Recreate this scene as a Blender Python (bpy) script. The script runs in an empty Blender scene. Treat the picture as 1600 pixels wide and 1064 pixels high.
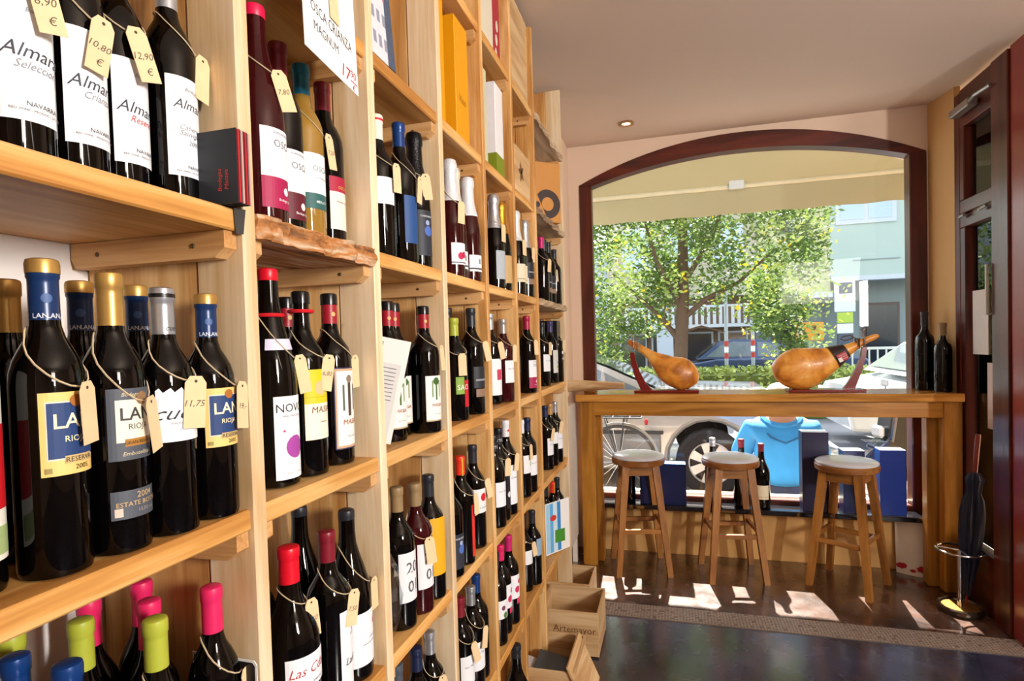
import bpy, bmesh, math, random
from mathutils import Vector, Matrix
random.seed(7)
PI = math.pi
scn = bpy.context.scene
COL = scn.collection

# ---------------------------------------------------------------- camera
cam_d = bpy.data.cameras.new('camera')
cam = bpy.data.objects.new('camera', cam_d)
COL.objects.link(cam)
cam_d.sensor_fit = 'HORIZONTAL'
cam_d.sensor_width = 36.0
cam_d.lens = 892.16 / 1600 * 36.0
cam_d.shift_y = 26.0 / 1600
cam_d.clip_start = 0.02
cam_d.clip_end = 300
cam.matrix_world = Matrix(((0.96268794, 0.02069794, 0.26982129, 0.0),
                           (0.26908923, 0.03247861, -0.96256747, 0.0),
                           (-0.02868658, 0.99925809, 0.02569717, 1.43),
                           (0, 0, 0, 1)))
scn.camera = cam

# ---------------------------------------------------------------- world, sun, lamps, exposure
w = bpy.data.worlds.new('sky')
scn.world = w
w.use_nodes = True
wn = w.node_tree
bg = wn.nodes['Background']
sky = wn.nodes.new('ShaderNodeTexSky')
sky.sky_type = 'NISHITA'
sky.sun_disc = False
sky.sun_elevation = math.radians(50)
sky.sun_rotation = math.radians(0)
sky.air_density = 1.2
sky.dust_density = 2.0
hs = wn.nodes.new('ShaderNodeHueSaturation')
hs.inputs['Saturation'].default_value = 0.5
wn.links.new(sky.outputs[0], hs.inputs['Color'])
wn.links.new(hs.outputs[0], bg.inputs[0])
bg.inputs[1].default_value = 0.78
SUN_DIR = Vector((0.05, -1.0, -1.19)).normalized()
sd = bpy.data.lights.new('sun', 'SUN')
sd.energy = 36.0
sd.angle = math.radians(0.55)
sd.color = (1.0, 0.94, 0.84)
sun = bpy.data.objects.new('sun', sd)
COL.objects.link(sun)
sun.location = (0, 8, 10)
sun.rotation_euler = SUN_DIR.to_track_quat('-Z', 'Y').to_euler()


def area(name, loc, target, sx, sy, energy, color):
    l = bpy.data.lights.new(name, 'AREA')
    l.shape = 'RECTANGLE'
    l.size, l.size_y = sx, sy
    l.energy = energy
    l.color = color
    o = bpy.data.objects.new(name, l)
    COL.objects.link(o)
    o.location = loc
    o.rotation_euler = (Vector(target) - Vector(loc)).to_track_quat('-Z', 'Y').to_euler()
    return o


area('shop_strip_lamp', (2.40, -0.45, 1.80), (-0.5, 1.3, 1.80), 0.12, 0.58, 92, (1.0, 0.965, 0.92))
area('rear_fill_light', (3.65, -1.0, 2.35), (-0.4, 1.8, 1.2), 0.8, 0.8, 60, (1.0, 0.93, 0.84))  # added fill from behind the camera, not a fitting of the shop
area('ceiling_fill_light', (1.7, 0.4, 2.05), (1.5, 1.0, 2.745), 0.8, 0.8, 16, (1.0, 0.92, 0.84))  # unseen uplight added to brighten the ceiling
scn.view_settings.view_transform = 'Standard'
scn.view_settings.look = 'None'
scn.view_settings.gamma = 1.0
scn.view_settings.exposure = 0.08
scn.view_settings.use_curve_mapping = False

# ---------------------------------------------------------------- materials


def lin(h):
    if isinstance(h, tuple):
        return (h[0], h[1], h[2], 1)
    h = h.lstrip('#')
    c = [int(h[i:i + 2], 16) / 255 for i in (0, 2, 4)]
    return tuple((x / 12.92 if x <= .04045 else ((x + .055) / 1.055) ** 2.4) for x in c) + (1,)


_M = {}


def mat(name, col, rough=.5, metal=0., var=.06, scale=30., bump=0., coat=0., trans=0., ior=1.45, spec=.5, emit=0.):
    if name in _M:
        return _M[name]
    m = bpy.data.materials.new(name)
    m.use_nodes = True
    nt = m.node_tree
    b = nt.nodes['Principled BSDF']
    c = lin(col)
    tc = nt.nodes.new('ShaderNodeTexCoord')
    nz = nt.nodes.new('ShaderNodeTexNoise')
    nz.inputs['Scale'].default_value = scale
    nz.inputs['Detail'].default_value = 3
    nt.links.new(tc.outputs['Object'], nz.inputs['Vector'])
    mx = nt.nodes.new('ShaderNodeMix')
    mx.data_type = 'RGBA'
    mx.inputs[6].default_value = tuple(x * (1 - var) for x in c[:3]) + (1,)
    mx.inputs[7].default_value = tuple(min(1, x * (1 + var)) for x in c[:3]) + (1,)
    nt.links.new(nz.outputs[0], mx.inputs[0])
    nt.links.new(mx.outputs[2], b.inputs['Base Color'])
    b.inputs['Roughness'].default_value = rough
    b.inputs['Metallic'].default_value = metal
    b.inputs['Coat Weight'].default_value = coat
    b.inputs['Transmission Weight'].default_value = trans
    b.inputs['IOR'].default_value = ior
    b.inputs['Specular IOR Level'].default_value = spec
    if emit:
        nt.links.new(mx.outputs[2], b.inputs['Emission Color'])
        b.inputs['Emission Strength'].default_value = emit
    if bump:
        bp = nt.nodes.new('ShaderNodeBump')
        bp.inputs['Strength'].default_value = bump
        bp.inputs['Distance'].default_value = .004
        nt.links.new(nz.outputs[0], bp.inputs['Height'])
        nt.links.new(bp.outputs[0], b.inputs['Normal'])
    _M[name] = m
    return m


def wood(name, dark, mid, light, axis='z', rough=.5, scale=1., knots=True):
    if name in _M:
        return _M[name]
    m = bpy.data.materials.new(name)
    m.use_nodes = True
    nt = m.node_tree
    N, L = nt.nodes, nt.links
    b = N['Principled BSDF']
    tc = N.new('ShaderNodeTexCoord')
    oi = N.new('ShaderNodeObjectInfo')
    mul = N.new('ShaderNodeVectorMath')
    mul.operation = 'MULTIPLY_ADD'
    rv = N.new('ShaderNodeCombineXYZ')
    for i in range(3):
        L.new(oi.outputs['Random'], rv.inputs[i])
    mul.inputs[1].default_value = (13, 17, 23)
    L.new(rv.outputs[0], mul.inputs[0])
    L.new(tc.outputs['Object'], mul.inputs[2])
    mp = N.new('ShaderNodeMapping')
    s = [14, 14, 14]
    s['xyz'.index(axis)] = 1.6
    mp.inputs['Scale'].default_value = [q * scale for q in s]
    L.new(mul.outputs[0], mp.inputs['Vector'])
    n1 = N.new('ShaderNodeTexNoise')
    n1.inputs['Scale'].default_value = 1.3
    n1.inputs['Detail'].default_value = 5
    n1.inputs['Distortion'].default_value = .7
    L.new(mp.outputs[0], n1.inputs['Vector'])
    mp2 = N.new('ShaderNodeMapping')
    s2 = [210, 210, 210]
    s2['xyz'.index(axis)] = 7
    mp2.inputs['Scale'].default_value = s2
    L.new(mul.outputs[0], mp2.inputs['Vector'])
    n2 = N.new('ShaderNodeTexNoise')
    n2.inputs['Scale'].default_value = 1
    n2.inputs['Detail'].default_value = 2
    L.new(mp2.outputs[0], n2.inputs['Vector'])
    ad = N.new('ShaderNodeMath')
    ad.operation = 'MULTIPLY_ADD'
    ad.inputs[1].default_value = .26
    L.new(n2.outputs[0], ad.inputs[0])
    L.new(n1.outputs[0], ad.inputs[2])
    cr = N.new('ShaderNodeValToRGB')
    e = cr.color_ramp.elements
    e[0].position = .44
    e[0].color = lin(dark)
    e[1].position = .78
    e[1].color = lin(light)
    k = cr.color_ramp.elements.new(.60)
    k.color = lin(mid)
    L.new(ad.outputs[0], cr.inputs[0])
    out = cr.outputs[0]
    if knots:
        n3 = N.new('ShaderNodeTexNoise')
        n3.inputs['Scale'].default_value = 7
        n3.inputs['Detail'].default_value = 4
        n3.inputs['Distortion'].default_value = 1.2
        L.new(mul.outputs[0], n3.inputs['Vector'])
        c3 = N.new('ShaderNodeValToRGB')
        c3.color_ramp.elements[0].position = .70
        c3.color_ramp.elements[0].color = (0, 0, 0, 1)
        c3.color_ramp.elements[1].position = .80
        c3.color_ramp.elements[1].color = (.55, .55, .55, 1)
        L.new(n3.outputs[0], c3.inputs[0])
        mx = N.new('ShaderNodeMix')
        mx.data_type = 'RGBA'
        L.new(c3.outputs[0], mx.inputs[0])
        L.new(out, mx.inputs[6])
        mx.inputs[7].default_value = tuple(x * .45 for x in lin(dark)[:3]) + (1,)
        out = mx.outputs[2]
    hv = N.new('ShaderNodeHueSaturation')
    mr = N.new('ShaderNodeMapRange')
    mr.inputs[3].default_value = .86
    mr.inputs[4].default_value = 1.12
    L.new(oi.outputs['Random'], mr.inputs[0])
    L.new(mr.outputs[0], hv.inputs['Value'])
    L.new(out, hv.inputs['Color'])
    L.new(hv.outputs[0], b.inputs['Base Color'])
    b.inputs['Roughness'].default_value = rough
    bp = N.new('ShaderNodeBump')
    bp.inputs['Strength'].default_value = .25
    bp.inputs['Distance'].default_value = .002
    L.new(ad.outputs[0], bp.inputs['Height'])
    L.new(bp.outputs[0], b.inputs['Normal'])
    _M[name] = m
    return m


W_Z = wood('oak_upright', '#a67038', '#c69253', '#dfb67c', 'z')
W_ZP = wood('pale_oak_upright', '#cfa874', '#e0c196', '#f0dab8', 'z')
W_Y = wood('oak_shelf_edge', '#ae7232', '#cf954c', '#e6b673', 'y')
W_X = wood('oak_batten', '#a9763f', '#c99760', '#deb27c', 'x')
W_BARK = wood('rough_bark_edge', '#6e4a2c', '#b1743c', '#c9b296', 'y', rough=.85, scale=3)
W_OLD = wood('grey_worn_edge', '#8a6d50', '#b29878', '#d2bea2', 'y', rough=.8)
W_BAR = wood('amber_bar_wood_along', '#82500f', '#a0691f', '#b57d30', 'x', rough=.32, knots=False)
W_BARZ = wood('amber_bar_wood_upright', '#82500f', '#a0691f', '#b57d30', 'z', rough=.38, knots=False)
W_CR = wood('pine_crate', '#b28a5c', '#caa474', '#dcbc90', 'x', rough=.6)
W_CRY = wood('pine_crate_side', '#b28a5c', '#caa474', '#dcbc90', 'y', rough=.6)
DARKWOOD = wood('mahogany_frame', '#36110a', '#4a190f', '#5e2316', 'z', rough=.3, knots=False)
DARKWOODX = wood('mahogany_frame_across', '#36110a', '#4a190f', '#5e2316', 'x', rough=.3, knots=False)
DARKWOODY = wood('mahogany_door_rail', '#36110a', '#4a190f', '#5e2316', 'y', rough=.3, knots=False)
G_K = mat('dark_bottle_glass', '#040303', .04, var=.1, spec=.45)
G_R = mat('rose_wine_glass', '#33060a', .05, var=.3, spec=.5)
G_G = mat('golden_wine_glass', '#b58a3a', .05, var=.1, coat=.5, trans=.35)
INK = mat('black_ink', '#1c1a20', .7)
INKG = mat('grey_ink', '#6c6e76', .7)
INKR = mat('red_ink', '#b0202a', .7)
KRAFT = mat('kraft_tag_card', '#e3c69b', .8, var=.08, scale=60)
TWINE = mat('twine', '#cdb896', .9, var=.3, scale=400)
PAPER = mat('white_paper', '#e9e8e6', .75, var=.02)
SCREW = mat('brass_screw', '#7a6a4c', .35, metal=.8)

# ---------------------------------------------------------------- mesh helpers


class MB:
    def __init__(s):
        s.v = []
        s.f = []

    def add(s, vs, fs):
        o = len(s.v)
        s.v += [tuple(p) for p in vs]
        s.f += [tuple(i + o for i in f) for f in fs]
        return s

    def box(s, c, d, rot=None, bev=0):
        hx, hy, hz = d[0] / 2, d[1] / 2, d[2] / 2
        vs = [Vector((x * hx, y * hy, z * hz)) for x in (-1, 1) for y in (-1, 1) for z in (-1, 1)]
        fs = [(0, 1, 3, 2), (4, 6, 7, 5), (0, 4, 5, 1), (2, 3, 7, 6), (0, 2, 6, 4), (1, 5, 7, 3)]
        if bev:
            bm = bmesh.new()
            bv = [bm.verts.new(p) for p in vs]
            for f in fs:
                bm.faces.new([bv[i] for i in f])
            bmesh.ops.bevel(bm, geom=bm.edges[:], offset=bev, segments=1, affect='EDGES')
            bm.verts.index_update()
            vs = [p.co.copy() for p in bm.verts]
            fs = [tuple(q.index for q in f.verts) for f in bm.faces]
            bm.free()
        if rot is not None:
            vs = [rot @ p for p in vs]
        c = Vector(c)
        return s.add([p + c for p in vs], fs)

    def lathe(s, prof, n=24, M=None, cap=True):
        vs, fs = [], []
        for r, z in prof:
            for k in range(n):
                a = 2 * PI * k / n
                vs.append(Vector((r * math.cos(a), r * math.sin(a), z)))
        for i in range(len(prof) - 1):
            for k in range(n):
                k2 = (k + 1) % n
                fs.append((i * n + k, i * n + k2, (i + 1) * n + k2, (i + 1) * n + k))
        if cap:
            fs.append(tuple(reversed(range(n))))
            fs.append(tuple((len(prof) - 1) * n + k for k in range(n)))
        if M is not None:
            vs = [M @ p for p in vs]
        return s.add(vs, fs)

    def tube(s, pts, r, n=6, closed=False, cap=True):
        pts = [Vector(p) for p in pts]
        m = len(pts)
        rr = r if isinstance(r, (list, tuple)) else [r] * m
        vs, fs = [], []
        up0 = None
        for i, p in enumerate(pts):
            if closed:
                t = pts[(i + 1) % m] - pts[i - 1]
            else:
                t = pts[min(i + 1, m - 1)] - pts[max(i - 1, 0)]
            if t.length < 1e-9:
                t = Vector((0, 0, 1))
            t.normalize()
            if up0 is None:
                up0 = Vector((0, 0, 1)) if abs(t.z) < .9 else Vector((1, 0, 0))
            a = t.cross(up0)
            if a.length < 1e-6:
                a = t.orthogonal()
            a.normalize()
            bb = a.cross(t).normalized()
            up0 = bb
            for k in range(n):
                an = 2 * PI * k / n
                vs.append(p + (a * math.cos(an) + bb * math.sin(an)) * rr[i])
        for i in range(m if closed else m - 1):
            j = (i + 1) % m
            for k in range(n):
                k2 = (k + 1) % n
                fs.append((i * n + k, i * n + k2, j * n + k2, j * n + k))
        if cap and not closed:
            fs.append(tuple(reversed(range(n))))
            fs.append(tuple((m - 1) * n + k for k in range(n)))
        return s.add(vs, fs)

    def prism(s, poly, d, M):
        """poly: 2-D outline in the xy plane, thickness d along z, placed by matrix M"""
        n = len(poly)
        vs = [M @ Vector((x, y, -d / 2)) for x, y in poly] + [M @ Vector((x, y, d / 2)) for x, y in poly]
        fs = [tuple(reversed(range(n))), tuple(range(n, 2 * n))]
        for i in range(n):
            j = (i + 1) % n
            fs.append((i, j, n + j, n + i))
        return s.add(vs, fs)

    def mesh(s, name, m, smooth=False):
        me = bpy.data.meshes.new(name)
        me.from_pydata(s.v, [], s.f)
        me.materials.append(m)
        if smooth:
            for p in me.polygons:
                p.use_smooth = True
            try:
                me.set_sharp_from_angle(angle=math.radians(38))
            except Exception:
                pass
        me.update()
        return me

    def obj(s, name, m, parent=None, loc=(0, 0, 0), smooth=False, rot=None):
        return link(name, s.mesh(name, m, smooth), parent, loc, rot)


def link(name, data, parent=None, loc=(0, 0, 0), rot=None):
    o = bpy.data.objects.new(name, data)
    COL.objects.link(o)
    o.location = loc
    if rot is not None:
        o.rotation_euler = rot
    if parent is not None:
        o.parent = parent
    return o


LABELS = set()


def tag(o, label, cat, group=None, kind=None):
    o['label'] = label
    o['category'] = cat
    if group:
        o['group'] = group
    if kind:
        o['kind'] = kind
    if label in LABELS:
        print('DUPLABEL', label)
    if not 4 <= len(label.split()) <= 16:
        print('LABELLEN', len(label.split()), label)
    LABELS.add(label)
    return o


def thing(name, label, cat, loc=(0, 0, 0), rotz=0, group=None):
    o = link(name, None, None, loc, (0, 0, rotz))
    return tag(o, label, cat, group)


def struct(o, label=None):
    o['kind'] = 'structure'
    if label:
        o['label'] = label
    return o


def shape_y(cx, cz, y):
    """matrix placing an xy outline in the world xz plane at depth y (front towards -y)"""
    return Matrix(((1, 0, 0, cx), (0, 0, -1, y), (0, 1, 0, cz), (0, 0, 0, 1)))


def facing(loc, yaw=0, pitch=0, roll=0):
    """xy plane whose normal +z points at yaw degrees (0 = +x, -90 = -y); text reads for a viewer on that side"""
    a = math.radians(yaw)
    n = Vector((math.cos(a), math.sin(a), 0))
    r = Vector((-math.sin(a), math.cos(a), 0))
    u = Vector((0, 0, 1))
    M = Matrix((r, u, n)).transposed().to_4x4()
    M = Matrix.Translation(loc) @ M @ Matrix.Rotation(math.radians(roll), 4, 'Z') @ Matrix.Rotation(math.radians(pitch), 4, 'X')
    return M


# ---- lettering: text turned into mesh once, then laid flat or wrapped round a bottle
_T = {}


def text2d(s, shear=0., bold=0.):
    key = (s, shear, bold)
    if key in _T:
        return _T[key]
    cu = bpy.data.curves.new('lettering', 'FONT')
    cu.body = s
    cu.size = 1
    cu.shear = shear
    cu.offset = bold
    cu.resolution_u = 2
    cu.align_x = 'CENTER'
    cu.align_y = 'CENTER'
    o = bpy.data.objects.new('lettering', cu)
    COL.objects.link(o)
    dg = bpy.context.evaluated_depsgraph_get()
    me = bpy.data.meshes.new_from_object(o.evaluated_get(dg))
    vs = [tuple(v.co) for v in me.vertices]
    fs = [tuple(p.vertices) for p in me.polygons]
    bpy.data.objects.remove(o)
    bpy.data.curves.remove(cu)
    bpy.data.meshes.remove(me)
    xs = [v[0] for v in vs] or [0]
    ys = [v[1] for v in vs] or [0]
    cx, cy = (min(xs) + max(xs)) / 2, (min(ys) + max(ys)) / 2
    _T[key] = ([(v[0] - cx, v[1] - cy) for v in vs], fs)
    return _T[key]


def text_flat(mb, s, h, M, x=0, y=0, shear=0, off=.0004, bold=0., sx=1.):
    vs, fs = text2d(s, shear, bold)
    return mb.add([M @ Vector((x + a * h * sx, y + b * h, off)) for a, b in vs], fs)


def text_wrap(mb, s, h, R, z, th0=0., shear=0, off=.0005, bold=0., sx=1., vert=False):
    vs, fs = text2d(s, shear, bold)
    out = []
    for a, b in vs:
        if vert:
            a, b = -b, a
        th = math.radians(th0) + a * h * sx / R
        out.append(((R + off) * math.cos(th), (R + off) * math.sin(th), z + b * h))
    return mb.add(out, fs)


def patch_wrap(mb, R, z0, z1, a0, a1, off=.0003, n=14, wave=0):
    vs, fs = [], []
    for i in range(n + 1):
        a = math.radians(a0 + (a1 - a0) * i / n)
        zt = z1 + (wave * math.sin(i * 2.1) if wave else 0)
        for z in (z0, zt):
            vs.append(((R + off) * math.cos(a), (R + off) * math.sin(a), z))
    for i in range(n):
        fs.append((2 * i, 2 * i + 2, 2 * i + 3, 2 * i + 1))
    return mb.add(vs, fs)


def blob_wrap(mb, R, zc, ac, rr, off=.0005, n=16, sy=1.):
    vs, fs = [], []
    m = 4
    for j in range(m + 1):
        q = rr * j / m
        for k in range(n):
            an = 2 * PI * k / n
            th = math.radians(ac) + q * math.cos(an) / R
            vs.append(((R + off) * math.cos(th), (R + off) * math.sin(th), zc + sy * q * math.sin(an)))
    for j in range(m):
        for k in range(n):
            k2 = (k + 1) % n
            fs.append((j * n + k, j * n + k2, (j + 1) * n + k2, (j + 1) * n + k) if j else (k, n + k2, n + k))
    return mb.add(vs, fs)

# ---------------------------------------------------------------- room shell
WALL = mat('warm_plaster', '#dcc3ae', .9, var=.03, scale=4, bump=.05)
WALLT = mat('tan_plaster', '#c7a06c', .9, var=.03, scale=4, bump=.05)
WALLW = mat('white_plaster', '#ece6e2', .9, var=.02, scale=4)
CEIL = mat('ceiling_paint', '#d3c0b0', .95, var=.02, scale=3)


def floor_material(name, dark, light):
    m = bpy.data.materials.new(name)
    m.use_nodes = True
    N, L = m.node_tree.nodes, m.node_tree.links
    b = N['Principled BSDF']
    tc = N.new('ShaderNodeTexCoord')
    n = N.new('ShaderNodeTexNoise')
    n.inputs['Scale'].default_value = 3.2
    n.inputs['Detail'].default_value = 7
    n.inputs['Distortion'].default_value = .8
    L.new(tc.outputs['Object'], n.inputs['Vector'])
    cr = N.new('ShaderNodeValToRGB')
    cr.color_ramp.elements[0].position = .36
    cr.color_ramp.elements[0].color = lin(dark)
    cr.color_ramp.elements[1].position = .68
    cr.color_ramp.elements[1].color = lin(light)
    L.new(n.outputs[0], cr.inputs[0])
    L.new(cr.outputs[0], b.inputs['Base Color'])
    n2 = N.new('ShaderNodeTexNoise')
    n2.inputs['Scale'].default_value = 14
    n2.inputs['Detail'].default_value = 4
    L.new(tc.outputs['Object'], n2.inputs['Vector'])
    mr = N.new('ShaderNodeMapRange')
    mr.inputs[3].default_value = .16
    mr.inputs[4].default_value = .36
    L.new(n2.outputs[0], mr.inputs[0])
    L.new(mr.outputs[0], b.inputs['Roughness'])
    bp = N.new('ShaderNodeBump')
    bp.inputs['Strength'].default_value = .12
    bp.inputs['Distance'].default_value = .003
    L.new(n2.outputs[0], bp.inputs['Height'])
    L.new(bp.outputs[0], b.inputs['Normal'])
    b.inputs['Specular IOR Level'].default_value = .8
    b.inputs['Coat Weight'].default_value = .7
    b.inputs['Coat Roughness'].default_value = .14
    b.inputs['Coat IOR'].default_value = 1.7
    return m


FLOOR = floor_material('polished_brown_floor', '#24140f', '#66483a')
FLOOR2 = floor_material('sky_tinted_polished_floor', '#151828', '#3b3d58')  # blue of the reflected sky is put into this base colour
struct(MB().box((1.6, 3.46, -.05), (4.9, .88, .1)).obj('floor', FLOOR), 'dark brown mottled polished floor by the window')
struct(MB().box((1.6, .01, -.05), (4.9, 6.02, .1)).obj('floor.001', FLOOR2), 'dark polished floor of the main room, tinted blue for reflected sky')
struct(MB().box((1.6, .55, 2.795), (4.9, 7.1, .1)).obj('ceiling', CEIL))
struct(MB().box((-.85, .45, 1.37), (.1, 6.9, 2.745)).obj('wall_left', WALLW))
struct(MB().box((-.73, 3.46, 1.3725), (.14, .88, 2.745)).obj('wall_left.001', WALL), 'shallow plaster pilaster beside the shop window')
struct(MB().box((1.6, -3.05, 1.37), (4.9, .1, 2.745)).obj('wall_back', WALL))
struct(MB().box((4.05, 0, 1.37), (.1, 6.2, 2.745)).obj('wall_right', WALL))
struct(MB().box((2.86, 3.06, 1.37), (2.5, .1, 2.745)).obj('wall_right.001', WALL))


def arc(x, a, h, z0, xc=.434):
    R = (a * a + h * h) / (2 * h)
    return z0 + math.sqrt(max(0, R * R - (x - xc) ** 2)) - (R - h)


def arch_out(x):
    return arc(x, 1.018, .235, 2.476)


def arch_in(x):
    return arc(x, .933, .139, 2.465)


XO0, XO1, XI0, XI1 = -.584, 1.452, -.503, 1.363
wb = MB()
Y0, Y1 = 3.90, 4.12
wb.box((-.72, (Y0 + Y1) / 2, 1.3725), (2 * (.72 + XO0), Y1 - Y0, 2.745))
wb.box((1.491, (Y0 + Y1) / 2, 1.3725), (.078, Y1 - Y0, 2.745))
wb.box(((XO0 + XO1) / 2, (Y0 + Y1) / 2, .165), (XO1 - XO0, Y1 - Y0, .33))
n = 28
for i in range(n):
    xa, xb = XO0 + (XO1 - XO0) * i / n, XO0 + (XO1 - XO0) * (i + 1) / n
    za, zb = arch_out(xa), arch_out(xb)
    vs = [(xa, Y0, za), (xb, Y0, zb), (xb, Y0, 2.745), (xa, Y0, 2.745), (xa, Y1, za), (xb, Y1, zb), (xb, Y1, 2.745), (xa, Y1, 2.745)]
    wb.add(vs, [(0, 1, 2, 3), (4, 7, 6, 5), (0, 4, 5, 1)])
struct(wb.obj('wall_far', WALL), 'warm plaster wall around the arched window')
struct(MB().box((.45, 3.8965, .163), (2.0, .007, .325)).obj('trim_2', mat('tan_dado', '#cf9f60', .8, var=.08, scale=5)), 'tan painted strip of wall below the window sill')
# tan splay between window wall and door
sp = MB()
P = [(1.462, 3.9), (1.5, 3.672), (1.53, 3.672), (1.53, 3.9)]
sp.add([(x, y, 0) for x, y in P] + [(x, y, 2.745) for x, y in P], [(0, 1, 5, 4), (1, 2, 6, 5), (2, 3, 7, 6), (3, 0, 4, 7)])
struct(sp.obj('wall_right.002', WALLT), 'tan plaster splay between window and door')
# mosaic threshold band: individual small tesserae joined (too small to pick apart)
MOS = mat('threshold_mortar', '#6a5a50', .6, var=.2, scale=40)
band = struct(MB().box((.75, 3.02, .002), (3.0, .15, .004)).obj('trim_1', MOS), 'grey mosaic threshold band across the floor')
TES = mat('tesserae', '#8f7f74', .3, var=.5, scale=55)
tb = MB()
for i in range(200):
    for j in range(9):
        if random.random() < .05:
            continue
        x = -.73 + i * .015 + random.uniform(-.001, .001)
        y = 2.953 + j * .0165 + random.uniform(-.001, .001)
        a = .5 if (i + j) % 2 else -.5
        tb.box((x, y, .0045), (.0115, .0115, .003), Matrix.Rotation(a, 3, 'Z'))
tbo = tb.obj('mosaic_tesserae', TES, band)
tbo['kind'] = 'stuff'

# ---------------------------------------------------------------- arched shop window
win = link('window_1', None)
struct(win, 'large arched shop window in a mahogany frame')
fr = MB()
n = 32
yf0, yf1 = 3.885, 3.975
for i in range(n):
    t0, t1 = i / n, (i + 1) / n
    o = [(XO0 + (XO1 - XO0) * t, arch_out(XO0 + (XO1 - XO0) * t)) for t in (t0, t1)]
    q = [(XI0 + (XI1 - XI0) * t, arch_in(XI0 + (XI1 - XI0) * t)) for t in (t0, t1)]
    vs = []
    for y in (yf0, yf1):
        vs += [(o[0][0], y, o[0][1]), (o[1][0], y, o[1][1]), (q[1][0], y, q[1][1]), (q[0][0], y, q[0][1])]
    fr.add(vs, [(0, 1, 2, 3), (4, 7, 6, 5), (0, 4, 5, 1), (3, 2, 6, 7)])
fr.obj('arched_head', DARKWOODX, win)
for xa, xb, xc in ((XO0, XI0, XI0), (XI1, XO1, XI1)):
    MB().box(((xa + xb) / 2, 3.93, 1.403), (xb - xa, .09, 2.146), bev=.006).obj('frame_stile', DARKWOOD, win)
MB().box((.43, 3.93, .36), (1.87, .09, .06), bev=.006).obj('frame_bottom_rail', DARKWOODX, win)
MB().box((.43, 3.972, .397), (1.86, .03, .012)).obj('glazing_bead', mat('pale_bead', '#d8d2c4', .5), win)
gl = MB()
GLASS = bpy.data.materials.new('window_glass')
GLASS.use_nodes = True
nt = GLASS.node_tree
nt.nodes.remove(nt.nodes['Principled BSDF'])
tr = nt.nodes.new('ShaderNodeBsdfTransparent')
tr.inputs[0].default_value = (.96, .98, .97, 1)
gs = nt.nodes.new('ShaderNodeBsdfGlossy')
gs.inputs['Roughness'].default_value = .01
fz = nt.nodes.new('ShaderNodeFresnel')
fz.inputs[0].default_value = 1.45
ms = nt.nodes.new('ShaderNodeMixShader')
nt.links.new(fz.outputs[0], ms.inputs[0])
nt.links.new(tr.outputs[0], ms.inputs[1])
nt.links.new(gs.outputs[0], ms.inputs[2])
nt.links.new(ms.outputs[0], nt.nodes['Material Output'].inputs[0])
vs = [(XI0 - .01, 3.95, .38), (XI1 + .01, 3.95, .38)]
for i in range(25):
    x = XI1 + .01 - (XI1 - XI0 + .02) * i / 24
    vs.append((x, 3.95, arch_in(min(max(x, XI0), XI1)) + .01))
gl.add(vs, [tuple(range(len(vs)))])
gl.obj('pane', GLASS, win)
SILLM = mat('dark_granite_sill', '#17161a', .12, var=.5, scale=120, coat=.3)
sill = MB().box((.43, 3.815, .345), (1.90, .15, .03), bev=.004).obj('window_sill', SILLM, win)

# ---------------------------------------------------------------- door on the right
door = link('door_1', None)
struct(door, 'mahogany glazed door seen edge-on at the right')
XD = 1.5
def dbox(name, y0, y1, z0, z1, x0=XD, x1=XD + .06, m=None, bev=.004):
    return MB().box(((x0 + x1) / 2, (y0 + y1) / 2, (z0 + z1) / 2), (x1 - x0, y1 - y0, z1 - z0), bev=bev).obj(name, m or DARKWOOD, door)
dbox('door_frame_far', 3.615, 3.672, 0, 2.69)
dbox('door_frame_near', 3.12, 3.262, 0, 2.69, XD - .02, XD + .08)
dbox('red_door_edge', 3.0, 3.118, 0, 2.70, XD - .01, XD + .08, mat('red_door_paint', '#8c2f28', .25, var=.1))
dbox('head_rail', 3.262, 3.615, 2.50, 2.70, m=DARKWOODY)
dbox('transom_rail', 3.262, 3.615, 2.045, 2.115, m=DARKWOODY)
dbox('leaf_top_rail', 3.262, 3.615, 1.97, 2.035, m=DARKWOODY)
dbox('leaf_stile', 3.56, 3.615, .0, 1.97)
dbox('transom_stile', 3.57, 3.615, 2.115, 2.5)
dbox('transom_stile.001', 3.262, 3.30, 2.115, 2.5)
dbox('bottom_panel', 3.262, 3.56, 0, .30, m=DARKWOODY)
dbox('glazing_bead', 3.262, 3.56, .30, .325, XD - .005, XD + .03, mat('grey_bead', '#8b8f96', .4), .002)
dbox('pane', 3.262, 3.56, .325, 1.97, XD + .03, XD + .034, GLASS, 0)
dbox('pane.001', 3.30, 3.57, 2.115, 2.5, XD + .03, XD + .034, GLASS, 0)
cl = MB().box((XD - .03, 3.50, 2.57), (.05, .20, .04), bev=.005)
cl.tube([(XD - .04, 3.42, 2.57), (XD - .05, 3.34, 2.575), (XD - .03, 3.24, 2.58)], .009)
cl.obj('door_closer', mat('steel_grey', '#9a9690', .35, metal=.7), door)
MB().tube([(XD - .02, 3.30, 2.03), (XD - .02, 3.37, 2.025)], .009).obj('hinge', mat('steel_grey', '#9a9690', .35, metal=.7), door)
MB().tube([(XD - .02, 3.52, 2.03), (XD - .02, 3.57, 2.025)], .009).obj('hinge.001', mat('steel_grey', '#9a9690', .35, metal=.7), door)
MB().tube([(XD - .02, 3.27, 1.50), (XD - .035, 3.27, 1.50), (XD - .035, 3.27, 1.74), (XD - .02, 3.27, 1.74)], .007).obj('door_handle', mat('steel_grey', '#9a9690', .35, metal=.7), door)
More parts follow.
